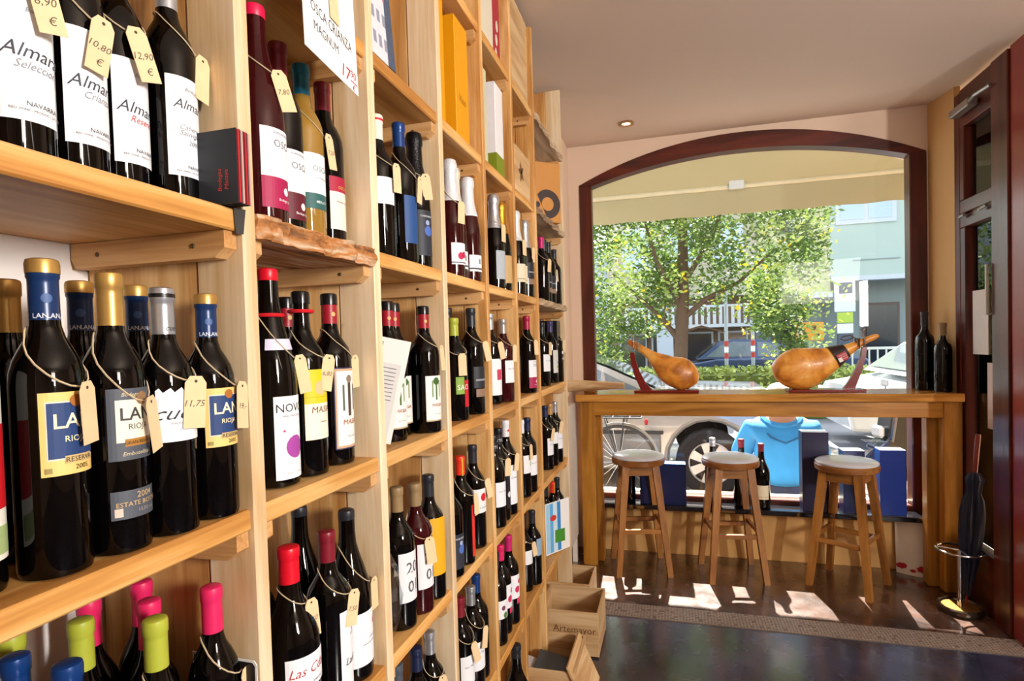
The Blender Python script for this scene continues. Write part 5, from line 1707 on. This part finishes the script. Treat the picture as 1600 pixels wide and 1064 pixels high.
# ---------------------------------------------------------------- bicycle
def bicycle(loc):
    t = thing('bicycle', 'bicycle with luggage rack leaning outside, left of the window', 'bicycle', loc)
    DK = mat('bike_dark', '#2b2c30', .5)
    for cx in (0, -1.02):
        w_ = MB()
        w_.tube([(cx + .32 * math.cos(a), 0, .34 + .32 * math.sin(a)) for a in [k * PI / 20 for k in range(40)]], .016, 8, closed=True)
        tyr = w_.obj('tyre', DK, t, smooth=True)
        sp_ = MB()
        for k in range(18):
            a = k * PI / 9
            sp_.tube([(cx, 0, .34), (cx + .31 * math.cos(a), 0, .34 + .31 * math.sin(a))], .0014, 3)
        sp_.obj('spokes', STEEL, tyr)
        MB().tube([(cx, -.05, .34), (cx, .05, .34)], .018, 8).obj('hub', STEEL, tyr)
    fd = MB()
    fd.tube([(.345 * math.cos(a), 0, .34 + .345 * math.sin(a)) for a in [.1 + k * PI / 16 for k in range(15)]], .014, 6)
    fd.obj('mudguard', mat('steel_grey', '#9a9690', .35, metal=.7), t, smooth=True)
    fr_ = MB()
    for a, b_ in (((0, 0, .34), (-.42, 0, .30)), ((0, 0, .34), (-.36, 0, .78)), ((-.42, 0, .30), (-.34, 0, .88)), ((-.42, 0, .30), (-.88, 0, .74)), ((-.88, 0, .74), (-1.02, 0, .34)), ((-.88, 0, .74), (-.85, 0, .96)), ((-.36, 0, .78), (-.88, 0, .74))):
        fr_.tube([a, b_], .014, 8)
    fr_.obj('frame', mat('bike_frame_grey', '#6a7078', .3, metal=.4), t)
    rk = MB()
    for y in (-.06, .06):
        rk.tube([(-.33, y, .74), (.20, y, .74)], .006, 6)
        rk.tube([(0, y, .34), (.05, y, .74)], .005, 6)
        rk.tube([(0, y, .34), (-.12, y, .74)], .005, 6)
    for x in (-.2, -.05, .1, .2):
        rk.tube([(x, -.06, .74), (x, .06, .74)], .005, 6)
    rk.obj('luggage_rack', DK, t)
    MB().box((.24, 0, .70), (.03, .06, .05), bev=.008).obj('rear_reflector', mat('tail_red', '#a0202a', .2), t)
    MB().box((-.34, 0, .90), (.24, .14, .05), bev=.02).obj('saddle', DK, t)
    hb = MB()
    hb.tube([(-.72, -.27, .98), (-.86, -.2, 1.0), (-.86, .2, 1.0), (-.72, .27, .98)], .011, 8)
    hb.obj('handlebar', STEEL, t)
    return t


bicycle((-.47, 5.12, 0))

# ---------------------------------------------------------------- scooter
def scooter(loc, rz):
    t = thing('scooter', 'dark motor scooter parked outside near the right of window', 'scooter', loc, rz)
    DK = mat('scooter_black', '#1a1b20', .25, coat=.6)
    for cx in (-.62, .62):
        Mw = Matrix.Translation((cx, 0, .25)) @ Matrix.Rotation(math.radians(90), 4, 'X')
        MB().lathe([(.15, -.05), (.22, -.055), (.25, -.03), (.25, .03), (.22, .055), (.15, .05)], 28, Mw, cap=False).obj('tyre', mat('tyre_rubber', '#1d1d20', .8), t, smooth=True)
        MB().lathe([(0, .045), (.15, .03), (.15, -.03), (0, -.045)], 20, Mw, cap=False).obj('wheel_hub', STEEL, t, smooth=True)
    M = shape_y(0, 0, 0)
    o = MB().prism([(-.10, .30), (-.10, .22), (.30, .20), (.62, .48), (.85, .60), (.90, .74), (.50, .80), (.15, .72), (.10, .32)], .26, M).obj('rear_body', DK, t)
    o2 = MB().prism([(-.12, .28), (-.30, .35), (-.42, .80), (-.50, .98), (-.60, .96), (-.66, .60), (-.78, .50), (-.45, .24)], .30, M).obj('front_shield', DK, t)
    for q in (o, o2):
        bv = q.modifiers.new('bevel', 'BEVEL')
        bv.width = .05
        bv.segments = 3
    MB().box((.38, 0, .82), (.62, .24, .07), bev=.03).obj('seat', mat('seat_black', '#232327', .6), t)
    hb = MB()
    hb.tube([(-.40, -.34, 1.0), (-.5, -.15, 1.0), (-.5, .15, 1.0), (-.40, .34, 1.0)], .014, 8)
    for s in (-1, 1):
        hb.tube([(-.45, s * .25, 1.0), (-.42, s * .32, 1.16)], .006, 6)
    hb.obj('handlebar', DK, t)
    for s in (-1, 1):
        MB().box((-.42, s * .33, 1.19), (.03, .13, .08), bev=.012).obj('mirror', STEEL, t)
    MB().box((-.70, 0, .68), (.06, .2, .14), bev=.03).obj('headlamp', mat('lamp_glass', '#d6dadd', .1), t)
    MB().box((.88, 0, .64), (.05, .2, .05), bev=.012).obj('tail_lamp', mat('tail_red', '#a0202a', .2), t)
    MB().prism([(.1, .15), (.75, .17), (.75, .25), (.1, .22)], .10, Matrix(((1, 0, 0, 0), (0, 0, -1, -.14), (0, 1, 0, 0), (0, 0, 0, 1)))).obj('exhaust', STEEL, t)
    return t


sc_ = scooter((2.30, 5.9, 0), math.radians(14))
sc_.scale = (.80, .80, .80)

# ---------------------------------------------------------------- seated person in blue hoodie, seen from behind
def mesh_from_skin(name, pts, edges, radii, m, parent, sub=2):
    bm = bmesh.new()
    lay = bm.verts.layers.skin.verify()
    vs = [bm.verts.new(p) for p in pts]
    for a, b_ in edges:
        bm.edges.new((vs[a], vs[b_]))
    for v, r, i in zip(vs, radii, range(len(vs))):
        v[lay].radius = r if isinstance(r, tuple) else (r, r)
        v[lay].use_root = (i == 0)
    me = bpy.data.meshes.new(name)
    bm.to_mesh(me)
    bm.free()
    me.materials.append(m)
    o = link(name, me, parent)
    sk = o.modifiers.new('skin', 'SKIN')
    sk.use_smooth_shade = True
    s = o.modifiers.new('sub', 'SUBSURF')
    s.levels = s.render_levels = sub
    return o


SKIN = mat('skin', '#c99478', .5, var=.04)
HOOD = mat('blue_hoodie_cloth', '#2f86c4', .85, var=.08, scale=20)
JEAN = mat('dark_jeans', '#2c3650', .85, var=.1)
per = thing('person', 'person in a light blue hooded sweatshirt and white cap sitting outside, back turned', 'person', (.76, 4.50, .26))
#        0 pelvis      1 belly        2 chest        3 neck base    4 neck         5 head         6 crown
pts = [(0, 0, .10), (0, .02, .24), (0, .05, .40), (0, .09, .545), (0, .125, .60), (0, .15, .68), (0, .155, .77),
       (-.185, .06, .50), (-.27, .14, .26), (-.17, .36, .22), (-.12, .42, .21),
       (.185, .06, .50), (.27, .14, .26), (.17, .36, .22), (.12, .42, .21),
       (-.10, .04, .08), (-.14, .44, .16), (-.14, .46, -.18), (-.14, .60, -.21),
       (.10, .04, .08), (.14, .44, .16), (.14, .46, -.18), (.14, .60, -.21)]
ed = [(0, 1), (1, 2), (2, 3), (3, 4), (4, 5), (5, 6), (3, 7), (7, 8), (8, 9), (9, 10), (3, 11), (11, 12), (12, 13), (13, 14), (0, 15), (15, 16), (16, 17), (17, 18), (0, 19), (19, 20), (20, 21), (21, 22)]
rad = [(.15, .12), (.14, .11), (.155, .115), (.09, .08), (.055, .055), (.075, .09), (.06, .07), .055, .042, .034, .028, .055, .042, .034, .028, .085, .062, .045, .04, .085, .062, .045, .04]
mesh_from_skin('body', pts, ed, rad, SKIN, per)
for s in (-1, 1):   # hands: palm + five fingers, resting together on the knees
    base = Vector((s * .115, .43, .21))
    hp = [tuple(base), tuple(base + Vector((-s * .02, .045, -.005)))]
    he, hr = [(0, 1)], [(.028, .016), (.034, .014)]
    for k, (off, l) in enumerate(((-.024, .060), (-.008, .070), (.008, .066), (.023, .052))):
        r0 = Vector(hp[1]) + Vector((off, .005, 0))
        hp += [tuple(r0 + Vector((0, l * .5, -.006))), tuple(r0 + Vector((-s * .004, l * .85, -.028)))]
        n_ = len(hp)
        he += [(1, n_ - 2), (n_ - 2, n_ - 1)]
        hr += [.0095, .008]
    hp += [tuple(base + Vector((-s * .04, .02, .004))), tuple(base + Vector((-s * .052, .05, -.006)))]
    n_ = len(hp)
    he += [(0, n_ - 2), (n_ - 2, n_ - 1)]
    hr += [.011, .009]
    mesh_from_skin('hand', hp, he, hr, SKIN, per, 1)
hp = [(0, 0, .05), (0, .01, .20), (0, .03, .36), (0, .07, .50), (-.19, .05, .475), (-.285, .12, .26), (-.19, .33, .22), (.19, .05, .475), (.285, .12, .26), (.19, .33, .22)]
he = [(0, 1), (1, 2), (2, 3), (3, 4), (4, 5), (5, 6), (3, 7), (7, 8), (8, 9)]
hr = [(.20, .15), (.205, .15), (.215, .15), (.13, .11), (.10, .10), (.075, .08), .052, (.10, .10), (.075, .08), .052]
hd = mesh_from_skin('hooded_sweatshirt', hp, he, hr, HOOD, per)
hb = MB()
for q in range(3):
    r = .105 - .012 * q
    hb.tube([(r * 1.15 * math.cos(a), .05 + r * .75 * math.sin(a), .555 - .018 * q - .05 * max(0, -math.sin(a))) for a in [k * PI / 12 for k in range(24)]], .030, 8, closed=True)
hb.obj('hood', HOOD, per, smooth=True)
vf = MB()
vf.tube([(-.15, -.03, .50), (-.09, -.095, .44), (0, -.125, .405), (.09, -.095, .44), (.15, -.03, .50)], .007, 6)
vf.obj('hood_seam', mat('dark_blue_seam', '#15507c', .85), per, smooth=True)
lp = [(0, .02, .07), (-.11, .06, .08), (-.14, .46, .155), (-.14, .47, -.15), (.11, .06, .08), (.14, .46, .155), (.14, .47, -.15)]
mesh_from_skin('trousers', lp, [(0, 1), (1, 2), (2, 3), (0, 4), (4, 5), (5, 6)], [(.16, .12), .10, .078, .06, .10, .078, .06], JEAN, per)
for s in (-1, 1):
    MB().box((s * .14, .56, -.215), (.09, .26, .08), bev=.03).obj('shoe', mat('shoe_white', '#d2d2d0', .6), per)
M_ = Matrix.Translation((0, .152, .715)) @ Matrix.Rotation(.25, 4, 'X')
MB().lathe([(.088, -.02), (.092, .01), (.085, .045), (.062, .075), (.03, .092), (0, .096)], 24, M_, cap=False).obj('cap', mat('white_cap', '#e2e0dc', .7), per, smooth=True)
MB().prism([(.07 * math.cos(a), .07 + .08 * math.sin(a)) for a in [k * PI / 12 for k in range(13)]], .006, M_).obj('cap_peak', mat('white_cap', '#e2e0dc', .7), per)
MB().lathe([(.086, -.055), (.087, -.02), (.080, .0)], 24, M_, cap=False).obj('hair', mat('brown_hair', '#4b3424', .8, var=.3, scale=200), per, smooth=True)
for s in (-1, 1):
    MB().box((s * .084, .15, .675), (.014, .03, .05), bev=.006).obj('ear', SKIN, per)
    MB().box((s * .03, .236, .69), (.022, .008, .010), bev=.003).obj('eye', mat('eye_white', '#e8e6e2', .3), per)
MB().box((0, .245, .665), (.022, .03, .04), bev=.008).obj('nose', SKIN, per)
MB().box((0, .236, .635), (.042, .008, .010), bev=.003).obj('mouth', mat('lip', '#9a4a44', .5), per)
bench = thing('bench', 'low wooden bench outside the window under the seated person', 'bench', (.76, 4.55, 0))
for k in range(3):
    MB().box((0, -.12 + .12 * k, .205), (1.3, .10, .03), bev=.004).obj('slat', W_BAR, bench)
for s in (-1, 1):
    MB().box((s * .55, 0, .095), (.06, .32, .19), bev=.004).obj('leg', W_BARZ, bench)

# ---------------------------------------------------------------- hedge, fence, poles
GRN = mat('hedge_leaf', '#93a350', .7, var=.35, scale=3)
def leaf_cloud(n, fn, size, rnd):
    vs, fs = [], []
    for i in range(n):
        p = fn()
        s = size * rnd.uniform(.6, 1.3)
        a, b_ = rnd.uniform(0, 2 * PI), rnd.uniform(-1, 1)
        u = Vector((math.cos(a), math.sin(a), b_)).normalized()
        v = u.orthogonal().normalized()
        v = (Matrix.Rotation(rnd.uniform(0, 6.28), 3, u) @ v)
        w_ = u.cross(v)
        o = len(vs)
        vs += [p - u * s, p + v * s * .45, p + u * s, p - v * s * .45]
        fs.append((o, o + 1, o + 2, o + 3))
    return vs, fs


rl = random.Random(11)
hg = thing('hedge', 'low sunlit green hedge across the street', 'hedge', (1.5, 11.2, 0))
vs, fs = leaf_cloud(14000, lambda: Vector((rl.uniform(-6, 6), rl.uniform(-.6, .6), rl.uniform(.0, 1) ** .5 * .86)), .055, rl)
o = MB().add(vs, fs).obj('foliage', GRN, hg)
o['kind'] = 'stuff'
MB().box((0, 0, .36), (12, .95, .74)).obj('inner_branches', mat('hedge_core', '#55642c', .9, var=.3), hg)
fn = thing('railing_fence', 'low pale metal railing beyond the hedge, right side', 'fence', (4.4, 12.5, 0))
FM = mat('pale_railing', '#c6cbc8', .5)
for z in (.45, 1.12):
    MB().box((0, 0, z), (3.0, .04, .05)).obj('rail', FM, fn)
_b = MB().box((0, 0, .57), (.025, .025, 1.1)).mesh('baluster', FM)
for k in range(21):
    link('baluster', _b, fn, (-1.45 + .145 * k, 0, 0))
for k, (x, y, h, band, lb) in enumerate(((1.02, 11.8, 2.45, True, 'tall grey-blue pole with red and white band, behind tree'), (1.55, 12.2, 2.0, True, 'shorter pole with red band beside the tall one'), (2.05, 10.4, 3.6, False, 'slim pale lamp pole right of the tree'))):
    t = thing('street_pole', lb, 'pole', (x, y, 0), 0, 'poles across the street')
    MB().tube([(0, 0, 0), (0, 0, h)], .035, 10).obj('post', mat('pole_grey', '#9aa3ad', .4) if band else mat('pole_tan', '#c2b49c', .5), t, smooth=True)
    if band:
        for q in range(3):
            MB().tube([(0, 0, 1.0 + .12 * q), (0, 0, 1.10 + .12 * q)], .040, 10).obj('warning_band', mat('band_red', '#b03028', .5) if q % 2 == 0 else PAPER, t)
# ---------------------------------------------------------------- street tree
tr = thing('tree', 'leafy street tree filling the left and middle of the window', 'tree', (.10, 9.2, 0))
BRK = mat('bark', '#55463a', .9, var=.3, scale=20)
tk = MB()
tk.tube([(0, 0, 0), (.02, 0, 1.0), (.08, 0, 2.0), (.10, .1, 3.2), (.15, .1, 4.6)], [.13, .11, .095, .07, .04], 10)
tk.tube([(.04, 0, 1.35), (-.25, 0, 1.75), (-.6, .2, 2.1), (-1.0, .2, 2.5)], [.05, .04, .03, .015], 7)
tk.tube([(.05, 0, 1.7), (.40, -.1, 2.0), (.9, .1, 2.25), (1.4, 0, 2.7)], [.05, .04, .03, .015], 7)
tk.tube([(.06, 0, 1.9), (-.3, -.3, 2.6), (-.5, -.3, 3.4)], [.045, .03, .015], 7)
tk.tube([(.06, 0, 2.2), (.5, -.3, 2.9), (.8, -.3, 3.7)], [.045, .03, .015], 7)
tk.tube([(.03, 0, 1.5), (.35, .3, 1.6), (.7, .3, 1.5)], [.03, .02, .01], 6)
tk.obj('trunk', BRK, tr, smooth=True)
for nm, cnt, c, lab in (('foliage', 21000, '#466327', None), ('foliage', 8000, '#93ab58', 'lighter leaves with sunlight put into their colour'), ('foliage', 420, '#d9c62c', 'yellow leaves')):  # second leaf set: its lighter green stands in for sunlight
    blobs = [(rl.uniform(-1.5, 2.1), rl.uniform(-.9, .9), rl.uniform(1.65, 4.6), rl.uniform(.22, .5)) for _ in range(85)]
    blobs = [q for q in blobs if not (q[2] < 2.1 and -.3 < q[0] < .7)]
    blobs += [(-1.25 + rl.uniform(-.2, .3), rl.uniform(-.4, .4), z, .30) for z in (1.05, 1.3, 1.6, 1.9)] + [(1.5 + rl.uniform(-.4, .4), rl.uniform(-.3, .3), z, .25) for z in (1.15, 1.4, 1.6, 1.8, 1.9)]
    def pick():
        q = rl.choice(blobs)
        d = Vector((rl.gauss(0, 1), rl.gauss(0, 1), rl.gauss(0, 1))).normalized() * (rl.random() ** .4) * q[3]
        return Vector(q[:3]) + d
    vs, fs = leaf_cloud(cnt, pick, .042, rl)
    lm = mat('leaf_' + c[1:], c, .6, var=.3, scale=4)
    if 'trl' not in lm:
        ntt = lm.node_tree
        bsdf = ntt.nodes['Principled BSDF']
        tl = ntt.nodes.new('ShaderNodeBsdfTranslucent')
        tl.inputs[0].default_value = lin(c)
        mm = ntt.nodes.new('ShaderNodeMixShader')
        mm.inputs[0].default_value = .28
        ntt.links.new(bsdf.outputs[0], mm.inputs[1])
        ntt.links.new(tl.outputs[0], mm.inputs[2])
        ntt.links.new(mm.outputs[0], ntt.nodes['Material Output'].inputs[0])
        lm['trl'] = 1
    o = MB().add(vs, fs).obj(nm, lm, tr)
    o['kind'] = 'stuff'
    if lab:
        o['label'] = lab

# ---------------------------------------------------------------- buildings across the street
YF = 19.0
def fbox(name, parent, x0, x1, z0, z1, y0=0., y1=.3, m=None, bev=0):
    return MB().box(((x0 + x1) / 2, (y0 + y1) / 2, (z0 + z1) / 2), (x1 - x0, y1 - y0, z1 - z0), bev=bev).obj(name, m, parent)
GRY = mat('pale_green_render', '#a3b2a8', .9, var=.04, scale=1)
YLW = mat('pale_yellow_render', '#b0b084', .9, var=.04, scale=1)
WBL = mat('white_blue_render', '#adb6bd', .9, var=.05, scale=1)
CON = mat('grey_recess', '#8a9694', .9, var=.05)
DKG = mat('shop_dark_glass', '#23272c', .15, var=.4, coat=.4)
FRM = mat('pale_window_frame', '#b3babd', .5)
b1 = thing('building', 'pale grey-green building with recessed entrance across the street, right', 'building', (0, YF, 0))
fbox('wall', b1, 4.60, 11, 3.06, 12, 0, 4, GRY)
fbox('recess_wall', b1, 4.6, 11, 0, 3.06, 1.2, 4, CON)
fbox('soffit_edge', b1, 4.60, 11, 2.96, 3.10, -.06, .3, FRM)
f = fbox('window', b1, 4.74, 6.32, 4.62, 6.0, -.04, .05, FRM)
fbox('pane', f, 4.86, 5.48, 4.75, 5.9, -.05, -.03, mat('sky_pane', '#9fb2c4', .05))
fbox('pane', f, 5.60, 6.20, 4.75, 5.9, -.05, -.03, mat('sky_pane', '#9fb2c4', .05))
f = fbox('doorway', b1, 5.75, 6.75, 0, 2.34, 1.1, 1.25, mat('door_frame_brown', '#5c4a42', .5))
fbox('pane', f, 5.83, 6.67, .1, 2.26, 1.05, 1.1, DKG)
f = fbox('shop_window', b1, 7.2, 10.6, .4, 2.5, 1.1, 1.25, FRM)
fbox('pane', f, 7.3, 10.5, .5, 2.4, 1.05, 1.1, DKG)
fbox('arch_moulding', b1, 5.2, 6.4, 3.55, 3.58, -.03, .01, CON)
b2 = thing('building', 'pale yellow building between the grey-green and the white ones', 'building', (0, YF + .05, 0))
fbox('wall', b2, 2.6, 4.60, 2.60, 12, 0, 4, YLW)
fbox('recess_wall', b2, 2.6, 4.60, 0, 2.6, 1.0, 4, CON)
fbox('canopy_edge', b2, 2.6, 4.60, 2.50, 2.66, -.25, .2, FRM)
f = fbox('shop_opening', b2, 3.1, 4.05, .2, 2.3, .9, 1.02, DKG)
f = fbox('window', b2, 3.2, 4.1, 4.5, 5.6, -.04, .05, mat('window_frame_dark', '#4a4c4e', .5))
fbox('pane', f, 3.28, 4.02, 4.58, 5.5, -.06, -.04, DKG)
fbox('balcony_door', b2, 3.5, 3.75, 4.55, 5.3, -.08, -.05, FRM)
oc = thing('orange_stall', 'orange spotted stall sign in front of the yellow building', 'sign', (3.95, YF - .3, 1.5))
MB().box((0, 0, 0), (.75, .06, .55), bev=.02).obj('panel', mat('orange_board', '#d9922a', .6), oc)
for x, z in ((-.2, .05), (.1, .12), (.2, -.12)):
    MB().prism([(.07 * math.cos(k * PI / 6), .07 * math.sin(k * PI / 6)) for k in range(12)], .02, shape_y(x, z, -.035)).obj('dark_spot', mat('spot_brown', '#5a3a20', .6), oc)
MB().box((0, 0, -.88), (.08, .05, 1.24)).obj('post', CON, oc)
pc = thing('poster_column', 'narrow column of stacked posters by the recessed entrance', 'sign', (4.93, YF - .12, 0))
for k, (z0, z1, c) in enumerate(((2.05, 3.0, '#d0d8de'), (1.72, 2.03, '#a9c24a'), (1.42, 1.70, '#dfe4e6'), (1.05, 1.40, '#4a545c'), (.62, 1.03, '#b3c86a'))):
    MB().box((0, 0, (z0 + z1) / 2), (.42 if k else .55, .06, z1 - z0), bev=.008).obj('poster', mat('poster_' + c[1:], c, .6), pc)
MB().box((.02, -.04, 2.75), (.34, .02, .32)).obj('picture', mat('poster_4a545c', '#4a545c', .6), pc)
MB().box((0, .03, .31), (.1, .05, .62)).obj('post', CON, pc)
b3 = thing('building', 'white-blue building with balcony railing behind the tree', 'building', (0, YF + .1, 0))
fbox('wall', b3, -2.0, 2.6, 2.7, 12, 0, 4, mat('cream_render', '#a5a08a', .9, var=.04, scale=1))
fbox('shop_wall', b3, -2.0, 2.6, 0, 2.7, .6, 4, mat('brown_shopfront', '#77604c', .7, var=.2, scale=2))
bal = fbox('balcony_floor', b3, -1.4, 2.4, 1.72, 1.82, -.6, .6, FRM)
fbox('balcony_rail', bal, -1.4, 2.4, 2.34, 2.40, -.62, -.57, FRM)
_b = MB().box((0, 0, 0), (.09, .03, .52)).mesh('baluster', FRM)
for k in range(22):
    link('baluster', _b, bal, (-1.35 + .175 * k, -.6, 2.08))
for k in range(4):
    f = fbox('shop_window', b3, -1.7 + 1.05 * k, -.8 + 1.05 * k, .3, 1.6, .5, .62, FRM)
    fbox('pane', f, -1.64 + 1.05 * k, -.86 + 1.05 * k, .36, 1.54, .46, .5, DKG)
for k in range(3):
    f = fbox('window', b3, -1.5 + 1.4 * k, -.6 + 1.4 * k, 3.6, 5.0, -.04, .05, FRM)
    fbox('pane', f, -1.42 + 1.4 * k, -.68 + 1.4 * k, 3.7, 4.9, -.06, -.04, mat('sky_pane', '#9fb2c4', .05))
fbox('white_pillar', b3, -.45, .05, 0, 1.72, -.5, -.1, WBL)
b4 = thing('building', 'grey glass-fronted building at the far left behind the tree', 'building', (0, YF + 1.5, 0))
fbox('wall', b4, -9, -2.0, 2.2, 4.6, 0, 4, WBL)
fbox('shop_wall', b4, -9, -2.0, 0, 2.2, .2, 4, mat('slate_shopfront', '#5c686c', .6))
for k in range(4):
    f = fbox('window', b4, -8.5 + 1.65 * k, -7.2 + 1.65 * k, .3, 1.9, .1, .22, FRM)
    fbox('pane', f, -8.42 + 1.65 * k, -7.28 + 1.65 * k, .36, 1.84, .06, .1, DKG)
# beige neighbour wall seen through the door
tag(MB().box((2.86, 5.2, 1.6), (.12, 3.9, 3.2)).obj('neighbour_wall', mat('beige_outside_wall', '#cdb182', .9, var=.05)), 'beige outside wall seen through the glazed door', 'wall')
